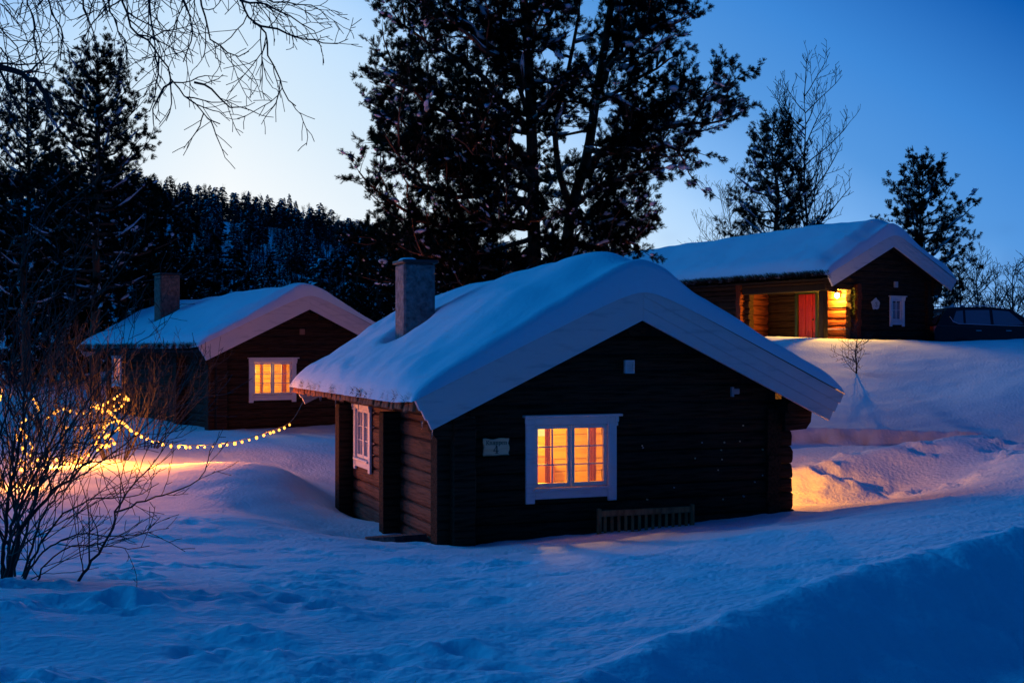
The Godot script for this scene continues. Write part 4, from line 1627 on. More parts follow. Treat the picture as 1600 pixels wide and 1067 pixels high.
func big_pine(label: String, at: Vector3, seed_: int, leaders: Array, limbs: Array) -> void:
	var t := thing("pine_tree", label, "tree", at)
	var tr := Grown.new()
	tr.r.seed = seed_
	tr.snowy = 0.13
	tr.spray_scale = 0.88
	var loc := func(pts: Array) -> Array: return pts.map(func(p): return p - at)
	for l in leaders:
		tr.wood.tube(tr.curve(loc.call(l[0]), 0.4), l[1], l[2], 10)
		# short limbs all round the leader so that the crown has depth
		var c := tr.curve(loc.call(l[0]), 0.3)
		for k in c.size():
			if c[k].y + at.y < l[3] or tr.r.randf() < 0.1:
				continue
			var az := tr.r.randf() * TAU
			var len_: float = tr.r.randf_range(0.8, 2.2) * l[4]
			var d := Vector3(cos(az), tr.r.randf_range(-0.1, 0.5), sin(az)).normalized()
			tr.limb([c[k], c[k] + d * len_ * 0.5 - Vector3(0, 0.08, 0), c[k] + d * len_ + Vector3(0, 0.15 * len_, 0)], 0.035, 0.010, 0.66, 0.15, 0.2, 0.05, 0.075)
	for l in limbs:
		var c2 = loc.call(l[0])
		tr.limb(c2, l[1], 0.014, 0.75, 0.115, l[2], 0.06, 0.075)
		# secondary boughs that fan out of the main bough
		var cc := tr.curve(c2, 0.45)
		for k in range(int(cc.size() * maxf(l[2], 0.25)), cc.size() - 1):
			var d: Vector3 = (cc[k + 1] - cc[k]).normalized()
			for e in 2:
				var s := Vector3(tr.r.randf_range(-1, 1), tr.r.randf_range(-0.4, 0.9), tr.r.randf_range(-1, 1))
				s = (s - d * s.dot(d)).normalized()
				var dd := (d * 0.8 + s).normalized()
				var len_: float = tr.r.randf_range(0.6, 1.3)
				tr.limb([cc[k], cc[k] + dd * len_ * 0.55 - Vector3(0, 0.05, 0), cc[k] + dd * len_ + Vector3(0, 0.12, 0)], 0.022, 0.008, 0.58, 0.15, 0.22, 0.05, 0.075)
	for k in 34:
		var sp: Transform3D = tr.sprays[tr.r.randi() % tr.sprays.size()]
		tr.put_clump(sp.origin, tr.r.randf_range(0.09, 0.15), Vector3(sp.basis.y.x, 0.2, sp.basis.y.z))
	finish(t, tr, M.needle)

func conifer_proxy(seed_: int, spiky: bool, snow_only := false) -> Mesh:
	# a whole far conifer, 1 m high, of drooping boughs
	var r := RandomNumberGenerator.new()
	r.seed = seed_
	var b := MB.new()
	if not snow_only:
		b.tube([Vector3.ZERO, Vector3(0, 1, 0)], 0.018, 0.003, 4)
	var y := 0.16 if spiky else 0.32
	var y0 := y
	while y < 0.99:
		var f := (y - y0) / (1.0 - y0)
		var reach := (0.19 * pow(1.0 - f, 0.8) + 0.015) if spiky else (0.17 * pow(maxf(1.0 - pow(f, 2.2), 0.0), 0.7) + 0.03)
		for k in 7:
			var az := r.randf() * TAU
			var l := reach * r.randf_range(0.45, 1.2)
			var d := Vector3(cos(az), 0, sin(az))
			var s := Vector3(-sin(az), 0, cos(az)) * l * r.randf_range(0.22, 0.42)
			var tip := Vector3(0, y + r.randf_range(-0.05, 0.03) * (1.0 if spiky else 0.6), 0) + d * l
			var root := Vector3(0, y + 0.025, 0) + d * l * 0.1
			if snow_only:
				if k % 4 != 3:
					var up := Vector3(0, 0.010, 0) - d * 0.004
					b.tri(root + d * l * 0.4 - s * 0.4 + up, root.lerp(tip, 0.9) + up, root + d * l * 0.5 + s * 0.6 + up, Vector3(d.x * 0.5, 0.8, d.z * 0.5))
				continue
			b.tri(root - s * 0.3, tip, root + d * l * 0.55 + s, Vector3(d.x, 0.7, d.z))
			b.tri(root + s * 0.3, root + d * l * 0.6 - s, tip, Vector3(d.x, 0.5, d.z))
		y += r.randf_range(0.02, 0.045)
	return b.mesh()

func bare_proxy(seed_: int) -> Mesh:
	var r := RandomNumberGenerator.new()
	r.seed = seed_
	var b := MB.new()
	b.tube([Vector3.ZERO, Vector3(0.01, 0.5, 0), Vector3(0, 1, 0)], 0.012, 0.002, 3)
	for k in 46:
		var y := r.randf_range(0.22, 0.95)
		var az := r.randf() * TAU
		var l := r.randf_range(0.08, 0.28) * (1.1 - y * 0.7)
		var d := Vector3(cos(az), r.randf_range(0.8, 1.9), sin(az)).normalized() * l
		var s := d.cross(Vector3(0.2, 0.1, 0.9)).normalized() * 0.0045
		b.tri(Vector3(0, y, 0) - s, Vector3(0, y, 0) + s, Vector3(0, y, 0) + d, s.cross(d))
		for e in 2:
			var p := Vector3(0, y, 0) + d * r.randf_range(0.4, 0.9)
			var d2 := (d.normalized() + Vector3(r.randf_range(-0.8, 0.8), r.randf_range(-0.3, 0.5), r.randf_range(-0.8, 0.8))).normalized() * l * 0.6
			var s2 := d2.cross(Vector3(0.2, 0.1, 0.9)).normalized() * 0.003
			b.tri(p - s2, p + s2, p + d2, s2.cross(d2))
	return b.mesh()

# --- bare broad-leaved growth
func shoot(b: MB, p: Vector3, dir: Vector3, length: float, rad: float, level: int, r: RandomNumberGenerator, o: Dictionary) -> void:
	var n := maxi(2, mini(6, int(length / o.step)))
	var pts := [p]
	var d := dir
	var q := p
	for k in n:
		d = (d + Vector3(r.randf_range(-1, 1), r.randf_range(-1, 1), r.randf_range(-1, 1)) * o.wob + Vector3(0, o.lift, 0)).normalized()
		q += d * length / n
		pts.append(q)
	b.tube(pts, rad, maxf(rad * 0.35, o.thin), 5 if rad > 0.012 else (4 if rad > 0.005 else 3))
	if level <= 0:
		return
	branch_off(b, pts, length, rad, level, r, o)

func branch_off(b: MB, pts: Array, length: float, rad: float, level: int, r: RandomNumberGenerator, o: Dictionary) -> void:
	var kids := int(length * o.density) + (1 if level > 0 else 0)
	var n := pts.size() - 1
	for k in kids:
		var f: float = lerpf(o.from, 1.0, (k + r.randf()) / kids)
		var at := f * n
		var i := mini(int(at), n - 1)
		var base: Vector3 = pts[i].lerp(pts[i + 1], at - i)
		var d: Vector3 = (pts[i + 1] - pts[i]).normalized()
		var s := Vector3(r.randf_range(-1, 1), r.randf_range(-1, 1) + o.side_up, r.randf_range(-1, 1))
		s = (s - d * s.dot(d)).normalized()
		var nd: Vector3 = (d * o.forward + s * r.randf_range(0.6, 1.1)).normalized()
		var l: float = minf(length * r.randf_range(0.28, 0.6), o.max_len) * (1.15 - 0.6 * f)
		if l > o.min_len:
			shoot(b, base, nd, l, maxf(rad * (1.0 - 0.6 * f) * 0.55, o.thin), level - 1, r, o)

func bare_tree(called: String, label: String, at: Vector3, high: float, seed_: int, lean := Vector3.ZERO, trunk_r := 0.09, extra := {}, group := "") -> Node3D:
	var t := thing(called, label, "tree", at, 0.0, group)
	var r := RandomNumberGenerator.new()
	r.seed = seed_
	var o := {"step": 0.35, "wob": 0.10, "lift": 0.06, "thin": 0.006, "density": 2.6, "from": 0.25, "side_up": 0.5, "forward": 0.8, "max_len": 3.0, "min_len": 0.15}
	o.merge(extra, true)
	var trunk := MB.new()
	var pts := [Vector3(0, -0.4, 0)]
	var q := Vector3(0, 0, 0)
	pts.append(q)
	for k in 8:
		q += (Vector3(0, 1, 0) + lean + Vector3(r.randf_range(-0.08, 0.08), 0, r.randf_range(-0.08, 0.08))) * high / 8.0
		pts.append(q)
	trunk.tube(pts, trunk_r, 0.01, 7)
	part("trunk", trunk, M.twig, t)
	var b := MB.new()
	branch_off(b, pts, high, trunk_r, 3, r, o)
	part("branches", b, M.twig, t)
	return t

func trees() -> void:
	spray_mesh = make_spray(5, 30, 0.060, 0.0055, 3)
	spray_far = make_spray(6, 18, 0.085, 0.010, 4)
	var cb := MB.new()
	cb.ball(Vector3.ZERO, Vector3.ONE, 6, 9, 0.22, 2)
	clump_mesh = cb.mesh()
	# the tall pair behind the nearest cabin
	big_pine("tall pine with reddish trunk right behind the nearest cabin's roof", Vector3(0.489, 2.096, -26.500), 101,
		[[[Vector3(0.516, 1.688, -26.500), Vector3(0.476, 4.271, -26.500), Vector3(0.437, 6.324, -26.600), Vector3(0.352, 8.325, -26.400), Vector3(0.204, 10.522, -26.500), Vector3(0.163, 13.240, -26.500)], 0.17, 0.05, 3.6, 1.0],
		[[Vector3(0.379, 7.106, -26.400), Vector3(-0.133, 8.767, -26.000), Vector3(-0.461, 10.274, -25.700), Vector3(-0.656, 12.343, -25.600)], 0.055, 0.02, 6.0, 0.9]],
		[
			[[Vector3(0.437, 6.324, -26.600), Vector3(-0.525, 6.764, -25.600), Vector3(-1.538, 7.108, -25.000), Vector3(-2.397, 7.662, -24.600)], 0.09, 0.2],
			[[Vector3(0.462, 5.494, -26.500), Vector3(-0.646, 5.337, -25.200), Vector3(-1.640, 5.517, -24.600), Vector3(-2.503, 6.554, -24.400)], 0.08, 0.25],
			[[Vector3(0.462, 4.950, -26.500), Vector3(-0.722, 4.729, -25.600), Vector3(-1.809, 4.885, -25.200), Vector3(-2.692, 5.441, -25.000), Vector3(-3.051, 5.890, -25.000)], 0.08, 0.25],
			[[Vector3(0.476, 4.474, -26.500), Vector3(-0.523, 3.935, -25.500), Vector3(-1.410, 4.031, -25.000), Vector3(-2.226, 4.335, -24.800)], 0.07, 0.25],
			[[Vector3(0.462, 5.222, -26.500), Vector3(-0.578, 6.132, -28.200), Vector3(-1.636, 6.836, -29.000), Vector3(-2.396, 7.017, -29.200)], 0.07, 0.2],
			[[Vector3(0.477, 4.414, -26.600), Vector3(-0.431, 3.808, -28.000), Vector3(-1.173, 3.693, -28.600), Vector3(-2.068, 3.851, -28.800)], 0.06, 0.2],
			[[Vector3(0.423, 6.870, -26.600), Vector3(-0.800, 8.100, -26.000), Vector3(-1.838, 8.667, -25.600), Vector3(-2.605, 9.138, -25.400)], 0.08, 0.2],
			[[Vector3(0.379, 7.783, -26.400), Vector3(-0.969, 9.431, -27.000), Vector3(-1.953, 10.181, -27.200), Vector3(-2.810, 10.801, -27.400)], 0.08, 0.2],
			[[Vector3(0.379, 8.054, -26.400), Vector3(-0.641, 8.390, -25.000), Vector3(-1.388, 8.923, -24.600), Vector3(-2.002, 9.370, -24.400)], 0.07, 0.15],
			[[Vector3(0.408, 7.260, -26.500), Vector3(-1.405, 7.850, -27.400), Vector3(-2.297, 8.403, -28.000), Vector3(-3.037, 9.025, -28.200)], 0.07, 0.15],
			[[Vector3(0.472, 4.660, -26.300), Vector3(-0.831, 4.377, -27.000), Vector3(-1.967, 4.548, -27.400), Vector3(-2.821, 5.050, -27.500)], 0.06, 0.2],
			[[Vector3(0.472, 4.256, -26.300), Vector3(-0.542, 3.518, -26.400), Vector3(-1.637, 3.596, -26.600), Vector3(-2.543, 3.949, -26.800)], 0.05, 0.2],
			[[Vector3(0.448, 6.173, -26.500), Vector3(-0.955, 6.188, -26.600), Vector3(-2.077, 6.385, -27.000), Vector3(-2.720, 6.903, -27.200)], 0.06, 0.2],
			[[Vector3(0.462, 5.629, -26.500), Vector3(-1.489, 6.565, -26.400), Vector3(-2.150, 6.935, -26.200), Vector3(-2.800, 7.300, -26.000)], 0.07, 0.3],
			[[Vector3(0.462, 5.901, -26.500), Vector3(-0.126, 6.022, -24.600), Vector3(-0.677, 6.054, -24.000), Vector3(-1.029, 6.354, -23.600)], 0.06, 0.2],
			[[Vector3(0.462, 5.086, -26.500), Vector3(0.000, 4.780, -24.800), Vector3(-0.496, 4.782, -24.200), Vector3(-0.985, 5.069, -24.000)], 0.06, 0.2],
			[[Vector3(0.489, 4.067, -26.500), Vector3(0.000, 3.678, -25.600), Vector3(-0.582, 3.463, -25.200), Vector3(-1.218, 3.492, -25.000)], 0.05, 0.2],
			[[Vector3(0.353, 8.347, -26.500), Vector3(0.513, 8.774, -25.000), Vector3(0.757, 9.175, -24.600), Vector3(1.001, 8.869, -24.400)], 0.06, 0.2],
			[[Vector3(0.408, 6.988, -26.500), Vector3(0.646, 7.275, -25.200), Vector3(0.897, 7.492, -25.000), Vector3(1.081, 7.578, -24.800)], 0.05, 0.2],
		])
	big_pine("forked pine with long right boughs behind the nearest cabin's ridge", Vector3(1.156, 2.088, -27.500), 102,
		[[[Vector3(1.128, 1.665, -27.500), Vector3(1.185, 4.063, -27.500), Vector3(1.312, 5.332, -27.500), Vector3(1.670, 6.617, -27.600), Vector3(1.862, 7.871, -27.500), Vector3(2.108, 9.396, -27.400), Vector3(2.468, 11.678, -27.500)], 0.16, 0.06, 3.6, 0.9],
		[[Vector3(1.312, 5.332, -27.500), Vector3(1.036, 6.150, -27.300), Vector3(0.942, 7.215, -27.000), Vector3(1.209, 8.278, -26.800), Vector3(1.432, 9.462, -26.600)], 0.08, 0.03, 6.6, 0.42]],
		[
			[[Vector3(1.495, 5.967, -27.500), Vector3(1.924, 6.492, -26.800), Vector3(2.843, 6.903, -26.400), Vector3(3.762, 7.003, -26.200), Vector3(4.667, 7.167, -26.000)], 0.10, 0.25],
			[[Vector3(1.579, 6.291, -27.500), Vector3(2.330, 6.961, -28.400), Vector3(3.397, 7.838, -28.800), Vector3(4.238, 8.174, -29.000), Vector3(4.942, 8.245, -29.200)], 0.08, 0.3],
			[[Vector3(1.664, 6.672, -27.500), Vector3(2.302, 6.429, -26.400), Vector3(3.200, 6.500, -26.000), Vector3(3.918, 6.351, -25.900)], 0.07, 0.25],
			[[Vector3(1.382, 5.473, -27.500), Vector3(1.910, 5.778, -26.600), Vector3(2.486, 5.995, -26.200), Vector3(3.078, 6.088, -26.100)], 0.06, 0.25],
			[[Vector3(1.269, 4.909, -27.500), Vector3(1.893, 5.431, -28.400), Vector3(2.363, 5.741, -28.800), Vector3(2.751, 5.944, -29.000)], 0.05, 0.2],
			[[Vector3(1.241, 4.627, -27.500), Vector3(0.948, 4.263, -26.400), Vector3(0.733, 4.167, -26.000), Vector3(0.595, 3.888, -25.800)], 0.05, 0.15],
			[[Vector3(1.269, 5.121, -27.500), Vector3(1.855, 4.980, -26.800), Vector3(2.242, 5.018, -26.500), Vector3(2.563, 5.092, -26.300)], 0.05, 0.2],
			[[Vector3(1.199, 4.345, -27.500), Vector3(1.705, 4.483, -26.600), Vector3(2.217, 4.544, -26.200), Vector3(2.733, 4.433, -26.000)], 0.05, 0.2],
			[[Vector3(1.199, 4.063, -27.500), Vector3(1.748, 4.339, -28.400), Vector3(2.215, 4.471, -28.800), Vector3(2.751, 4.531, -29.000)], 0.05, 0.2],
			[[Vector3(1.890, 8.012, -27.500), Vector3(2.405, 8.691, -26.800), Vector3(2.978, 9.002, -26.400), Vector3(3.695, 9.287, -26.200)], 0.08, 0.2],
			[[Vector3(1.946, 8.435, -27.500), Vector3(2.675, 9.458, -28.200), Vector3(3.373, 10.293, -28.600), Vector3(4.062, 10.645, -28.800)], 0.07, 0.2],
			[[Vector3(1.833, 7.729, -27.500), Vector3(2.562, 8.046, -27.000), Vector3(3.092, 8.347, -26.800), Vector3(3.547, 8.575, -26.600)], 0.06, 0.2],
			[[Vector3(2.108, 9.396, -27.400), Vector3(2.769, 10.123, -27.000), Vector3(3.436, 10.615, -26.800), Vector3(3.956, 10.689, -26.600)], 0.06, 0.2],
			[[Vector3(2.178, 9.677, -27.400), Vector3(2.166, 10.220, -26.400), Vector3(2.467, 10.500, -26.000), Vector3(2.778, 10.702, -25.800)], 0.05, 0.2],
			[[Vector3(1.432, 9.462, -26.600), Vector3(1.083, 9.678, -26.400), Vector3(0.887, 9.891, -26.200), Vector3(0.667, 10.100, -26.000)], 0.05, 0.2],
			[[Vector3(1.827, 7.710, -27.400), Vector3(2.166, 7.648, -26.400), Vector3(2.467, 7.367, -26.000), Vector3(2.723, 7.214, -25.900)], 0.05, 0.2],
		])
	# pines that stand as single trees
	var spec := [
		["dark pine with a rounded top above the left cabin's far roof", 150, 560, 40.0, 72, 2.7, 0.26, 201, 2.0, 0.12],
		["dark pine at the left picture edge beside the rounded pine", 40, 560, 43.0, 135, 2.5, 0.24, 202, 2.0, 0.12],
		["pine left of the birch behind the upper right cabin", 1212, 500, 49.0, 180, 2.3, 0.2, 203, 2.3, 0.06],
		["bushy pine right of the upper right cabin's gable, above the car", 1442, 500, 47.0, 250, 2.35, 0.16, 204, 2.0, 0.08],
	]
	for s in spec:
		var at := Vector3((s[1] - 800.0) * s[3] / LN, 0, -s[3])
		at.y = height(at.x, at.z, false)
		var hi: float = 2.3 + (545.0 - s[4]) * s[3] / LN - at.y
		var t := thing("pine_tree", s[0], "tree", at)
		finish(t, auto_pine(s[7], hi, hi * s[6], s[5], false, 1.15, s[9], 0.14, 0.09, 0.15), M.needle)
	# spruces: three grown, the rest copies with their own turn and size
	var kinds := []
	for k in 3:
		kinds.append(auto_pine(301 + k, 8.0, 0.5, 1.9 + 0.25 * k, true, 1.7, 0.30, 0.26, 0.17, 0.24))
	var spots := [
		[20, 47, 330, 0], [75, 52, 300, 1], [120, 46, 330, 2], [190, 50, 250, 0], [235, 55, 285, 1], [268, 49, 330, 2], [300, 60, 335, 0], [335, 56, 372, 1],
		[372, 66, 395, 2], [-40, 46, 240, 1], [-100, 50, 220, 2], [420, 72, 405, 0], [470, 78, 412, 1], [518, 74, 400, 2], [556, 58, 372, 0], [590, 52, 350, 1], [622, 48, 395, 2], [655, 54, 372, 0],
		[690, 50, 390, 1], [730, 56, 380, 2], [770, 52, 400, 0], [575, 64, 340, 2], [605, 70, 330, 1], [160, 60, 235, 1], [90, 62, 240, 0], [250, 66, 300, 2], [640, 62, 345, 1], [705, 66, 350, 0],
	]
	var first := {}
	for s in spots:
		var x: float = (s[0] - 800.0) * s[1] / LN
		var at := Vector3(x, height(x, -s[1], false), -s[1])
		var hi: float = 2.3 + (545.0 - s[2]) * s[1] / LN - at.y
		var t: Node3D
		if not first.has(s[3]):
			t = thing("spruce_tree", "dark snow-flecked spruce in the dense stand behind the left cabin", "tree", at, 0.0, "spruces in the stand behind the left cabin")
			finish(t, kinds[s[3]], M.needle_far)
			first[s[3]] = t
		else:
			t = first[s[3]].duplicate()
			t.name = numbered("spruce_tree")
			add_child(t, true)
			t.position = at
		t.rotation.y = s[0] * 0.7
		t.scale = Vector3(1.0, 1.0, 1.0) * hi / 8.0 * Vector3(0.9 + 0.2 * sin(s[0]), 1.0, 0.9 + 0.2 * sin(s[0]))
	# bare trees
	bare_tree("birch_tree", "tall bare birch beside the pine behind the upper right cabin", Vector3((1256 - 800) * 50.0 / LN, 2.4, -50.0), 10.2, 401, Vector3(-0.012, 0, 0), 0.10, {"density": 3.2, "max_len": 3.6, "thin": 0.009, "side_up": 0.9})
	bare_tree("birch_tree", "small thin birch left of the pine behind the upper right cabin", Vector3((1148 - 800) * 54.0 / LN, 2.4, -54.0), 6.8, 402, Vector3(-0.05, 0, 0), 0.05, {"density": 4.0, "thin": 0.007})
	var far := [[1500, 58, 415, 403], [1528, 66, 405, 404], [1555, 62, 430, 405], [1580, 60, 415, 406], [1620, 62, 410, 407], [1480, 70, 425, 408]]
	for f in far:
		var x: float = (f[0] - 800.0) * f[1] / LN
		var y := height(x, -f[1], false)
		bare_tree("birch_tree", "bare round-crowned tree in the row behind the parked car", Vector3(x, y, -f[1]), 2.3 + (545.0 - f[2]) * f[1] / LN - y, f[3], Vector3.ZERO, 0.08, {"density": 4.6, "max_len": 2.4, "wob": 0.2, "thin": 0.010, "from": 0.15, "side_up": 0.4}, "bare trees behind the parked car")
	# the forested hillside
	var r := RandomNumberGenerator.new()
	r.seed = 77
	var protos := [conifer_proxy(1, true), conifer_proxy(2, true), conifer_proxy(3, false), conifer_proxy(4, false)]
	var bares := [bare_proxy(11), bare_proxy(12)]
	var con := [[], [], [], []]
	var br := [[], []]
	for k in 3600:
		var side := r.randf_range(-0.62, 0.14)
		var d := sqrt(r.randf_range(90.0 * 90.0, 302.0 * 302.0))
		var z := -d / sqrt(1.0 + side * side)
		var x := -z * side
		var at := Vector3(x, height(x, z, false) - 0.3, z)
		var clump := patchy.get_noise_2d(x * 0.03, z * 0.03)
		var conifer := r.randf() < (0.24 + 0.55 * clump + 0.5 * smoothstep(262.0, 296.0, d))
		if not conifer and r.randf() < 0.3 - clump * 1.2:
			continue
		var hgt := r.randf_range(4.0, 8.0)
		var tf := Transform3D(Basis(Vector3.UP, r.randf() * TAU).scaled(Vector3(hgt, hgt, hgt) * (Vector3(1.1, 1, 1.1) if conifer else Vector3.ONE)), at)
		if conifer:
			con[k % 4].append(tf)
		else:
			br[k % 2].append(tf)
	for k in 4:
		copies(numbered("hillside_conifers"), protos[k], M.needle_haze, con[k], self)
		copies(numbered("hillside_conifer_snow"), conifer_proxy(k + 1, k < 2, true), M.snow_clump, con[k], self)
	for k in 2:
		copies(numbered("hillside_bare_trees"), bares[k], M.twig, br[k], self)
	# trees that stand out singly along the crest
	for k in 34:
		var px := 245.0 + k * 10.4 + r.randf_range(-3, 3)
		var d := r.randf_range(288.0, 300.0)
		var side := (px - 800.0) / LN
		var z := -d / sqrt(1.0 + side * side)
		var x := -z * side
		var hgt := r.randf_range(4.5, 8.5)
		var o := solo("conifer_tree", protos[k % 4] if k > 3 else protos[k % 4], M.needle_far, "small dark conifer standing out on the crest of the wooded hill", "tree", Vector3(x, height(x, z, false) - 0.2, z), r.randf() * TAU, "conifers along the hill crest")
		o.scale = Vector3(hgt * 1.2, hgt, hgt * 1.2)

# ------------------------------------------------------------------ bare shrubs, branches in front
func bough(b: MB, pts: Array, r0: float, r1: float, level: int, r: RandomNumberGenerator, o: Dictionary) -> void:
	var tr := Grown.new()
	var c := tr.curve(pts, 0.06)
	for k in range(1, c.size()):
		c[k] += Vector3(r.randf_range(-1, 1), r.randf_range(-1, 1), r.randf_range(-1, 1)) * 0.012
	b.tube(c, r0, r1, 6 if r0 > 0.012 else 5)
	var length := 0.0
	for k in c.size() - 1:
		length += (c[k + 1] - c[k]).length()
	branch_off(b, c, length, r0, level, r, o)

func bushes() -> void:
	# branches of a bare birch that hang into the picture from the upper left
	var r := RandomNumberGenerator.new()
	r.seed = 501
	var t := thing("birch_tree", "bare birch whose dark branches hang across the upper left sky", "tree", Vector3(-4.3, height(-4.3, -7.2, false), -7.2))
	var b := MB.new()
	b.xf = Transform3D(Basis(), -t.position)
	b.tube([Vector3(-4.3, height(-4.3, -7.2, false) - 0.4, -7.2), Vector3(-4.35, 2.0, -7.2), Vector3(-4.4, 4.2, -7.1), Vector3(-4.2, 6.2, -7.0), Vector3(-4.1, 8.0, -7.0)], 0.16, 0.05, 12)
	part("trunk", b, M.twig, t)
	b = MB.new()
	b.xf = Transform3D(Basis(), -t.position)
	var o := {"step": 0.045, "wob": 0.30, "lift": -0.03, "thin": 0.0022, "density": 11.0, "from": 0.12, "side_up": -0.1, "forward": 0.9, "max_len": 0.5, "min_len": 0.035}
	var hang := [
		[[Vector3(-4.39, 4.0, -7.1), Vector3(-3.087, 3.912, -7.000), Vector3(-2.800, 3.854, -7.000), Vector3(-2.618, 3.751, -6.900), Vector3(-2.548, 3.645, -6.900)], 0.030, 0.014],
		[[Vector3(-4.2, 6.2, -7.0), Vector3(-2.685, 4.828, -6.800), Vector3(-2.643, 4.201, -6.800), Vector3(-2.601, 4.026, -6.800), Vector3(-2.601, 3.817, -6.800)], 0.016, 0.003],
		[[Vector3(-2.685, 4.828, -6.800), Vector3(-2.413, 4.370, -6.900), Vector3(-2.364, 4.158, -6.900), Vector3(-2.300, 3.995, -6.900)], 0.013, 0.003],
		[[Vector3(-4.2, 6.2, -7.0), Vector3(-2.268, 4.963, -6.700), Vector3(-2.089, 4.173, -6.700), Vector3(-2.041, 4.035, -6.700), Vector3(-1.952, 3.949, -6.700), Vector3(-1.869, 3.829, -6.700), Vector3(-1.828, 3.733, -6.700), Vector3(-1.711, 3.630, -6.700), Vector3(-1.656, 3.568, -6.700), Vector3(-1.574, 3.513, -6.700)], 0.020, 0.003],
		[[Vector3(-2.268, 4.963, -6.700), Vector3(-1.920, 4.286, -6.400), Vector3(-1.864, 4.023, -6.400), Vector3(-1.838, 3.859, -6.400), Vector3(-1.818, 3.744, -6.400)], 0.011, 0.003],
		[[Vector3(-2.268, 4.963, -6.700), Vector3(-1.767, 4.250, -6.500), Vector3(-1.700, 4.050, -6.500), Vector3(-1.663, 3.917, -6.500), Vector3(-1.727, 3.800, -6.500)], 0.011, 0.003],
		[[Vector3(-2.268, 4.963, -6.700), Vector3(-1.805, 4.441, -6.900), Vector3(-1.713, 4.144, -6.900), Vector3(-1.656, 4.009, -6.900), Vector3(-1.557, 3.924, -6.900), Vector3(-1.451, 3.938, -6.900)], 0.012, 0.003],
		[[Vector3(-2.268, 4.963, -6.700), Vector3(-1.523, 4.314, -6.600), Vector3(-1.442, 4.145, -6.600), Vector3(-1.374, 4.030, -6.600), Vector3(-1.313, 3.989, -6.600), Vector3(-1.293, 3.874, -6.600), Vector3(-1.239, 3.745, -6.600), Vector3(-1.198, 3.644, -6.600), Vector3(-1.134, 3.590, -6.600)], 0.012, 0.003],
		[[Vector3(-1.374, 4.030, -6.600), Vector3(-1.225, 3.989, -6.600), Vector3(-1.117, 3.948, -6.600), Vector3(-0.998, 3.921, -6.600), Vector3(-0.863, 3.942, -6.600)], 0.007, 0.002],
		[[Vector3(-1.442, 4.145, -6.600), Vector3(-1.260, 4.083, -6.500), Vector3(-1.100, 4.003, -6.500), Vector3(-1.000, 3.910, -6.500)], 0.007, 0.002],
		[[Vector3(-1.523, 4.314, -6.600), Vector3(-1.306, 4.166, -6.700), Vector3(-1.117, 4.152, -6.700), Vector3(-0.983, 4.076, -6.700)], 0.007, 0.002],
		[[Vector3(-1.711, 3.733, -6.700), Vector3(-1.622, 3.719, -6.700), Vector3(-1.563, 3.623, -6.700), Vector3(-1.443, 3.588, -6.700), Vector3(-1.347, 3.551, -6.700)], 0.007, 0.002],
		[[Vector3(-1.828, 3.733, -6.700), Vector3(-1.910, 3.650, -6.700), Vector3(-1.938, 3.533, -6.700), Vector3(-1.931, 3.465, -6.700)], 0.007, 0.002],
		[[Vector3(-2.685, 4.828, -6.800), Vector3(-2.464, 4.145, -6.600), Vector3(-2.386, 3.962, -6.600), Vector3(-2.396, 3.833, -6.600)], 0.010, 0.003],
		[[Vector3(-4.39, 4.0, -7.1), Vector3(-3.175, 4.460, -7.200), Vector3(-2.954, 4.165, -7.200), Vector3(-2.843, 3.980, -7.200), Vector3(-2.821, 3.795, -7.200)], 0.011, 0.003],
		[[Vector3(-4.39, 4.0, -7.1), Vector3(-3.102, 4.091, -7.200), Vector3(-2.917, 3.832, -7.200), Vector3(-2.895, 3.611, -7.200)], 0.011, 0.003],
		[[Vector3(-2.268, 4.963, -6.700), Vector3(-2.297, 4.400, -7.000), Vector3(-2.254, 4.185, -7.000), Vector3(-2.190, 4.041, -7.000), Vector3(-2.168, 3.912, -7.000)], 0.010, 0.003],
	]
	for k in hang:
		bough(b, k[0], k[1], k[2], 2, r, o)
	part("branches", b, M.twig, t)

	# the bare shrub on the left bank in front
	t = thing("bare_shrub", "bare shrub with long dark twigs on the snow bank in front, lower left", "shrub", Vector3(-3.305, 0.837, -8.200))
	b = MB.new()
	b.xf = Transform3D(Basis(), -t.position)
	o = {"step": 0.05, "wob": 0.2, "lift": 0.04, "thin": 0.0022, "density": 6.5, "from": 0.15, "side_up": 0.25, "forward": 1.1, "max_len": 0.9, "min_len": 0.04}
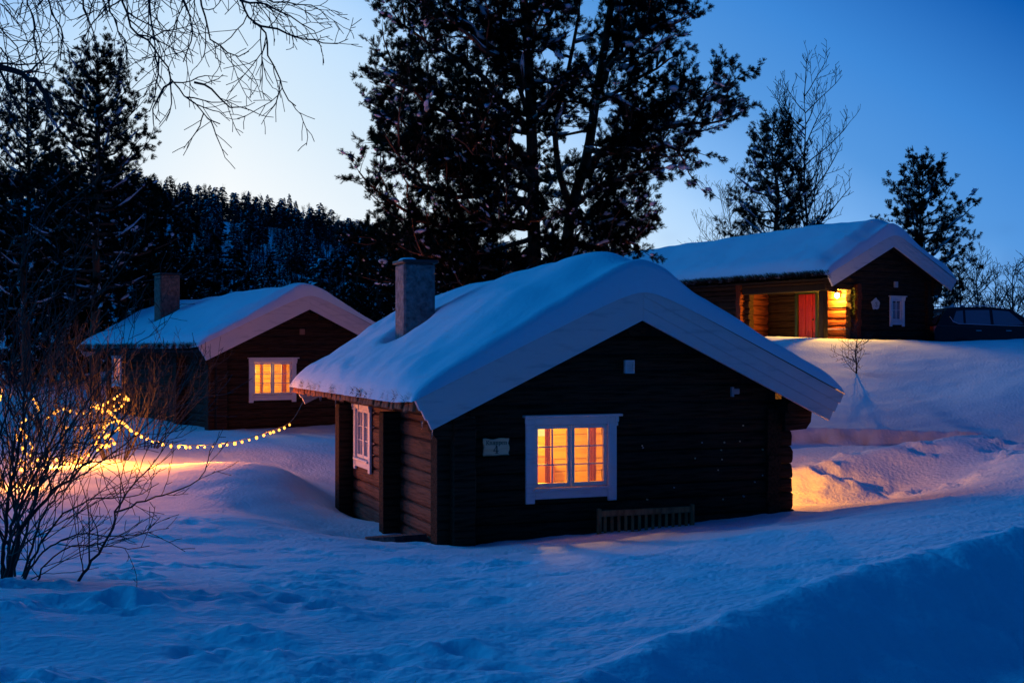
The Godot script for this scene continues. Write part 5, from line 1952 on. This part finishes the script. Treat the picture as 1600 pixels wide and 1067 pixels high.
	var stems := [
		[[Vector3(-3.330, 0.597, -8.200), Vector3(-3.238, 1.059, -8.200), Vector3(-3.103, 1.270, -8.200), Vector3(-2.902, 1.459, -8.200), Vector3(-2.691, 1.648, -8.200), Vector3(-2.523, 1.901, -8.200)], 0.020],
		[[Vector3(-2.944, 0.639, -8.200), Vector3(-2.700, 0.958, -8.100), Vector3(-2.609, 1.095, -8.100), Vector3(-2.575, 1.241, -8.100), Vector3(-2.472, 1.407, -8.100), Vector3(-2.326, 1.565, -8.100), Vector3(-2.235, 1.698, -8.100)], 0.012],
		[[Vector3(-2.575, 1.241, -8.100), Vector3(-2.297, 1.344, -8.000), Vector3(-2.092, 1.410, -8.000), Vector3(-1.977, 1.521, -8.000), Vector3(-1.920, 1.705, -8.000)], 0.007],
		[[Vector3(-3.314, 0.618, -8.200), Vector3(-3.022, 1.164, -8.300), Vector3(-2.800, 1.288, -8.400), Vector3(-2.542, 1.305, -8.400), Vector3(-2.369, 1.395, -8.400)], 0.010],
		[[Vector3(-3.330, 0.597, -8.200), Vector3(-3.200, 1.172, -8.000), Vector3(-3.018, 1.510, -7.900), Vector3(-2.836, 1.753, -7.900), Vector3(-2.640, 1.920, -7.800)], 0.015],
		[[Vector3(-3.305, 0.597, -8.200), Vector3(-2.995, 1.008, -8.000), Vector3(-2.714, 1.125, -7.900), Vector3(-2.471, 1.113, -7.900), Vector3(-2.269, 1.145, -7.900)], 0.009],
		[[Vector3(-3.196, 0.597, -8.200), Vector3(-2.991, 0.942, -8.100), Vector3(-2.742, 1.033, -8.100), Vector3(-2.462, 1.024, -8.000), Vector3(-2.330, 1.049, -8.000)], 0.007],
		[[Vector3(-3.347, 0.597, -8.200), Vector3(-3.322, 1.228, -8.200), Vector3(-3.277, 1.640, -8.300), Vector3(-3.235, 2.066, -8.300), Vector3(-3.150, 2.492, -8.300)], 0.014],
		[[Vector3(-3.339, 0.597, -8.200), Vector3(-3.335, 1.232, -8.500), Vector3(-3.175, 1.661, -8.600), Vector3(-3.043, 2.057, -8.600), Vector3(-2.999, 2.410, -8.600)], 0.012],
		[[Vector3(-3.406, 0.597, -8.200), Vector3(-3.448, 1.396, -8.200), Vector3(-3.322, 1.901, -8.200), Vector3(-3.280, 2.321, -8.200), Vector3(-3.154, 2.742, -8.200)], 0.012],
		[[Vector3(-3.405, 0.638, -8.000), Vector3(-3.280, 1.360, -7.800), Vector3(-3.040, 1.600, -7.800), Vector3(-2.880, 1.680, -7.800), Vector3(-2.680, 1.720, -7.800)], 0.010],
		[[Vector3(-3.371, 0.576, -8.300), Vector3(-3.377, 1.319, -8.900), Vector3(-3.138, 1.815, -9.000), Vector3(-2.815, 2.231, -9.000), Vector3(-2.492, 2.508, -9.000)], 0.010],
		[[Vector3(-3.320, 0.576, -8.300), Vector3(-3.219, 1.175, -8.600), Vector3(-3.024, 1.420, -8.800), Vector3(-2.738, 1.638, -8.900), Vector3(-2.396, 1.958, -8.900), Vector3(-2.291, 2.140, -8.900)], 0.010],
		[[Vector3(-3.405, 0.576, -8.300), Vector3(-3.440, 1.440, -8.600), Vector3(-3.257, 2.233, -8.700), Vector3(-2.900, 2.679, -8.700), Vector3(-2.632, 2.768, -8.700)], 0.010],
		[[Vector3(-3.439, 0.576, -8.300), Vector3(-3.661, 1.616, -8.600), Vector3(-3.569, 2.412, -8.700), Vector3(-3.391, 2.947, -8.700), Vector3(-3.212, 3.259, -8.700)], 0.012],
	]
	for k in stems:
		bough(b, k[0], k[1], 0.0025, 2, r, o)
	part("twigs", b, M.twig, t)

	# shrubs that carry the string of lights
	var low := {"step": 0.2, "wob": 0.10, "lift": 0.05, "thin": 0.004, "density": 2.8, "from": 0.2, "side_up": 0.5, "forward": 1.2, "max_len": 0.8, "min_len": 0.1}
	var sh := [
		["leafless shrub wound with lights in front of the left cabin's side window", 178, 715, 21.5, 2.3, 0.75, 17],
		["leafless shrub wound with lights, left of the one by the side window", 105, 735, 20.5, 2.0, 0.7, 15],
		["leafless shrub with few lights nearest the left picture edge", 28, 770, 18.0, 2.2, 0.8, 15],
		["unlit leafless shrub in front of the left cabin's near wall corner", 225, 690, 23.5, 2.4, 0.95, 13],
		["unlit tall leafless shrub standing by the far end of the left cabin", 60, 700, 25.0, 3.2, 0.7, 14],
	]
	for s in sh:
		var at := Vector3((s[1] - 800.0) * s[3] / LN, 0, -s[3])
		at.y = height(at.x, at.z, false)
		t = thing("bare_shrub", s[0], "shrub", at)
		b = MB.new()
		for k in s[6]:
			var az := r.randf() * TAU
			var tilt := r.randf_range(0.05, s[5])
			var d := Vector3(cos(az) * tilt, 1.0, sin(az) * tilt).normalized()
			shoot(b, Vector3(cos(az), 0, sin(az)) * 0.15 - Vector3(0, 0.1, 0), d, s[4] * r.randf_range(0.55, 1.1), 0.011, 2, r, low)
		part("twigs", b, M.shrub, t)
	# the small bush on the slope below the upper cabin
	var at2 := Vector3(8.415, 1.627, -30.500)
	at2.y = height(at2.x, at2.z, false)
	t = thing("bare_shrub", "small bare bush alone on the snow slope below the upper right cabin", "shrub", at2)
	b = MB.new()
	var stem := [Vector3(0, -0.15, 0), Vector3(0.02, 0.2, 0), Vector3(-0.02, 0.5, 0.02), Vector3(0.03, 0.85, 0), Vector3(0.0, 1.15, 0.02)]
	b.tube(stem, 0.026, 0.006, 6)
	branch_off(b, stem, 1.25, 0.026, 3, r, {"step": 0.1, "wob": 0.2, "lift": 0.08, "thin": 0.004, "density": 12.0, "from": 0.12, "side_up": 0.35, "forward": 0.45, "max_len": 0.75, "min_len": 0.07})
	part("twigs", b, M.twig, t)

# ------------------------------------------------------------------ lights and car
func light_string(label: String, pts: Array, gap: float, lit: Array, skip := 0.0) -> void:
	var t := thing("light_string", label, "string lights", pts[0])
	var tr := Grown.new()
	var c := tr.curve(pts, 0.06)
	var r := RandomNumberGenerator.new()
	r.seed = int(pts[0].x * 100.0) + 7
	var b := MB.new()
	b.xf = Transform3D(Basis(), -t.position)
	b.tube(c, 0.006, 0.006, 4)
	part("cable", b, M.iron, t)
	var ball := MB.new()
	ball.ball(Vector3.ZERO, Vector3(0.02, 0.024, 0.02), 6, 8)
	var bm := ball.mesh()
	var run := 0.0
	var next := gap * 0.5
	for k in c.size() - 1:
		run += (c[k + 1] - c[k]).length()
		if float(k) / c.size() < skip:
			next = run + gap * 0.5
		if run > next:
			next += gap * r.randf_range(0.7, 1.3)
			var s := r.randf_range(0.6, 1.35)
			piece("bulb", bm, M.bulb, t, Transform3D(Basis().scaled(Vector3.ONE * s), c[k] - t.position + Vector3(0, -0.035, 0)))
	for f in lit:
		var p: Vector3 = c[int(f[0] * (c.size() - 1))]
		lamp_light(p + Vector3(0, -0.035, 0), Color(1.0, 0.54, 0.16), f[1] * 0.95, 0.03, "string_light")

func small_things() -> void:
	light_string("long string of warm lights sagging over the snow towards the nearest cabin's eave", [Vector3(-3.423, 1.487, -20.600), Vector3(-3.627, 1.112, -20.500), Vector3(-4.034, 0.931, -20.700), Vector3(-4.543, 0.779, -20.600), Vector3(-5.022, 0.731, -20.400), Vector3(-5.490, 0.757, -20.200), Vector3(-5.853, 0.839, -20.200), Vector3(-6.225, 0.992, -20.400)], 0.115, [[0.3, 0.2], [0.42, 0.45], [0.52, 0.8], [0.62, 1.1], [0.72, 1.2], [0.82, 1.2], [0.90, 1.1], [0.98, 0.9]], 0.13)
	light_string("warm lights winding up the shrub by the left cabin's side window", [Vector3(-6.225, 0.992, -20.400), Vector3(-6.560, 1.127, -20.800), Vector3(-6.892, 0.975, -21.000), Vector3(-6.698, 0.738, -21.000), Vector3(-6.933, 0.732, -20.800), Vector3(-6.903, 1.153, -21.300), Vector3(-6.646, 1.447, -21.600), Vector3(-6.757, 1.558, -21.600), Vector3(-6.969, 1.389, -21.400), Vector3(-7.108, 1.363, -21.000), Vector3(-6.720, 1.287, -20.800), Vector3(-6.486, 1.043, -20.600), Vector3(-6.695, 0.867, -20.400)], 0.085, [[0.25, 0.6], [0.5, 0.8], [0.85, 0.3]])
	light_string("warm lights running left between the two wound shrubs", [Vector3(-6.668, 1.491, -21.600), Vector3(-6.958, 1.267, -21.200), Vector3(-7.275, 1.265, -20.800), Vector3(-7.437, 1.339, -20.600), Vector3(-7.637, 1.181, -20.400)], 0.12, [[0.4, 0.2], [0.8, 0.2]])
	light_string("lower warm lights running left towards the wound shrub", [Vector3(-6.826, 1.093, -21.400), Vector3(-7.108, 1.018, -21.000), Vector3(-7.325, 1.016, -20.700), Vector3(-7.506, 1.070, -20.500)], 0.12, [[0.5, 0.25]])
	light_string("warm lights lying low beneath the wound shrubs", [Vector3(-6.720, 0.753, -20.800), Vector3(-6.938, 0.607, -20.500), Vector3(-7.183, 0.457, -20.300), Vector3(-7.355, 0.529, -20.200), Vector3(-7.514, 0.604, -19.800)], 0.16, [[0.1, 1.3], [0.4, 1.6], [0.75, 1.6]])
	light_string("warm lights on the shrub nearest the left picture edge", [Vector3(-7.243, 1.115, -18.200), Vector3(-7.147, 0.954, -18.100), Vector3(-7.015, 0.814, -18.000), Vector3(-7.087, 0.694, -17.900), Vector3(-7.120, 0.538, -17.800), Vector3(-6.907, 0.723, -18.200), Vector3(-6.813, 0.686, -18.400)], 0.11, [[0.2, 0.6], [0.6, 1.3]])
	light_string("warm lights in the left shrub, climbing from the snow towards its top", [Vector3(-7.120, 0.538, -17.800), Vector3(-6.923, 0.869, -18.000), Vector3(-7.108, 1.238, -18.000), Vector3(-6.907, 1.413, -18.200), Vector3(-7.056, 1.693, -18.200)], 0.10, [[0.5, 0.5]])
	light_string("few warm lights cut by the left picture edge", [Vector3(-7.449, 1.896, -17.500), Vector3(-7.202, 1.749, -17.600), Vector3(-7.280, 1.601, -17.700), Vector3(-7.485, 1.433, -17.800)], 0.12, [[0.5, 0.2]])
	car()

func car() -> void:
	var at := Vector3(12.629, 2.597, -38.600)
	at.y = 1.98
	var th := deg_to_rad(10)
	var t := thing("parked_car", "dark grey estate-type car parked behind the snow bank at the right", "car", at, th)
	# x from tail to nose, y up, z towards the viewer is the near flank
	var w := 0.92
	var body := MB.new()
	var low := [[0.06, 0.30], [0.0, 0.62], [0.02, 0.92], [0.10, 1.03], [1.2, 1.01], [2.6, 0.98], [3.5, 0.96], [4.3, 0.84], [4.55, 0.66], [4.55, 0.34], [4.3, 0.24], [0.3, 0.24]]
	var secs := [[-w, 0.94], [-w * 0.97, 1.0], [w * 0.97, 1.0], [w, 0.94]]
	var cen := Vector3(2.3, 0.65, 0)
	for k in low.size():
		var k2 := (k + 1) % low.size()
		for s in 3:
			var f := func(p: Array, sec: Array) -> Vector3: return Vector3(cen.x + (p[0] - cen.x) * sec[1], cen.y + (p[1] - cen.y) * sec[1], sec[0])
			body.poly([f.call(low[k], secs[s]), f.call(low[k2], secs[s]), f.call(low[k2], secs[s + 1]), f.call(low[k], secs[s + 1])], cen)
	for s in [0, 3]:
		var q := []
		for p in low:
			q.append(Vector3(cen.x + (p[0] - cen.x) * 0.94, cen.y + (p[1] - cen.y) * 0.94, secs[s][0]))
		body.poly(q, cen)
	part("body", body, M.car_paint, t)
	# cabin: pillars and roof as a tapered shell, glass set in
	var lowg := [Vector2(0.08, 1.02), Vector2(3.55, 0.965)]
	var top := [Vector2(0.52, 1.56), Vector2(1.0, 1.60), Vector2(2.0, 1.60), Vector2(2.65, 1.54)]
	var inn := 0.17
	var shell_ := MB.new()
	var edge := [lowg[0]] + top + [lowg[1]]
	for k in edge.size() - 1:
		var z0: float = w * 0.95 if k == 0 else w * 0.95 - inn
		var z1: float = w * 0.95 if k + 1 == edge.size() - 1 else w * 0.95 - inn
		shell_.poly([Vector3(edge[k].x, edge[k].y, -z0), Vector3(edge[k + 1].x, edge[k + 1].y, -z1), Vector3(edge[k + 1].x, edge[k + 1].y, z1), Vector3(edge[k].x, edge[k].y, z0)], Vector3(1.8, 1.2, 0))
	for s in [-1.0, 1.0]:
		var q := []
		for k in edge.size():
			q.append(Vector3(edge[k].x, edge[k].y, s * (w * 0.95 if k == 0 or k == edge.size() - 1 else w * 0.95 - inn)))
		shell_.poly(q, Vector3(1.8, 1.2, 0))
	part("cabin_shell", shell_, M.car_paint, t)
	var flank := func(x: float, y: float, s: float, out_: float) -> Vector3:
		var f := clampf((y - 1.0) / 0.6, 0.0, 1.0)
		return Vector3(x, y, s * (w * 0.95 - inn * f + out_))
	for s in [-1.0, 1.0]:
		for g in [[[0.62, 1.12], [0.98, 1.08], [1.02, 1.49], [0.80, 1.47]], [[1.06, 1.08], [1.88, 1.06], [1.90, 1.51], [1.10, 1.50]], [[1.98, 1.06], [3.05, 1.03], [2.55, 1.47], [2.00, 1.51]]]:
			var b := MB.new()
			b.poly(g.map(func(p): return flank.call(p[0], p[1], s, 0.006)), Vector3(1.8, 1.2, 0))
			part("side_window", b, M.car_glass, t)
		var tr := MB.new()
		tr.tube([flank.call(0.56, 1.30, s, 0.012), flank.call(0.64, 1.16, s, 0.012), flank.call(0.80, 1.085, s, 0.014), flank.call(1.9, 1.045, s, 0.014), flank.call(3.1, 1.01, s, 0.014)], 0.011, 0.011, 5)
		part("window_trim", tr, M.chrome, t)
		tr = MB.new()
		tr.tube([Vector3(0.62, 1.60, s * 0.66), Vector3(0.8, 1.645, s * 0.66), Vector3(2.2, 1.635, s * 0.66), Vector3(2.45, 1.59, s * 0.66)], 0.015, 0.015, 6)
		part("roof_rail", tr, M.chrome, t)
		for x in [1.35, 2.35]:
			var hb := MB.new()
			hb.box(Vector3(x, 0.86, s * w - 0.01), Vector3(x + 0.18, 0.885, s * w + 0.025), 0.008)
			part("door_handle", hb, M.chrome, t)
		var tl := MB.new()
		tl.prism([Vector2(-0.012, 0.78), Vector2(-0.012, 1.0), Vector2(0.16, 1.04), Vector2(0.34, 0.98), Vector2(0.10, 0.80)], s * w * 0.955, s * w * 0.70)
		part("tail_light", tl, M.tail_red, t)
		for x in [0.85, 3.65]:
			var wh := MB.new()
			wh.tube([Vector3(x, 0.33, s * (w - 0.19)), Vector3(x, 0.33, s * (w + 0.012))], 0.33, 0.33, 20, true)
			var wheel := part("wheel", wh, M.rubber, t)
			var rm := MB.new()
			rm.tube([Vector3(x, 0.33, s * (w + 0.0125)), Vector3(x, 0.33, s * (w + 0.02))], 0.21, 0.19, 18, true)
			part("rim", rm, M.zinc, wheel)
		var mr := MB.new()
		mr.ball(Vector3(2.98, 1.08, s * (w + 0.09)), Vector3(0.09, 0.075, 0.11), 6, 10)
		part("wing_mirror", mr, M.car_paint, t)
	var rg := MB.new()
	rg.poly([Vector3(0.128, 1.07, -0.74), Vector3(0.128, 1.07, 0.74), Vector3(0.472, 1.51, 0.62), Vector3(0.472, 1.51, -0.62)].map(func(p): return p - Vector3(0.008, -0.004, 0)), Vector3(1.8, 1.2, 0))
	part("rear_window", rg, M.car_glass, t)
	var fg := MB.new()
	fg.poly([Vector3(3.40, 1.015, -0.78), Vector3(3.40, 1.015, 0.78), Vector3(2.72, 1.50, 0.64), Vector3(2.72, 1.50, -0.64)].map(func(p): return p + Vector3(0.012, 0.014, 0)), Vector3(1.8, 1.2, 0))
	part("windscreen", fg, M.car_glass, t)
	var sb := MB.new()
	sb.ball(Vector3(0, 0, 0), Vector3(0.50, 0.035, 0.70), 8, 18, 0.12, 3)
	var s2 := solo("windscreen_snow", sb, M.snow_clump, "thin sheet of snow lying on the parked car's windscreen", "snow", t.transform * Vector3(3.12, 1.27, 0), th)
	s2.rotation = Vector3(0, th, -0.62)
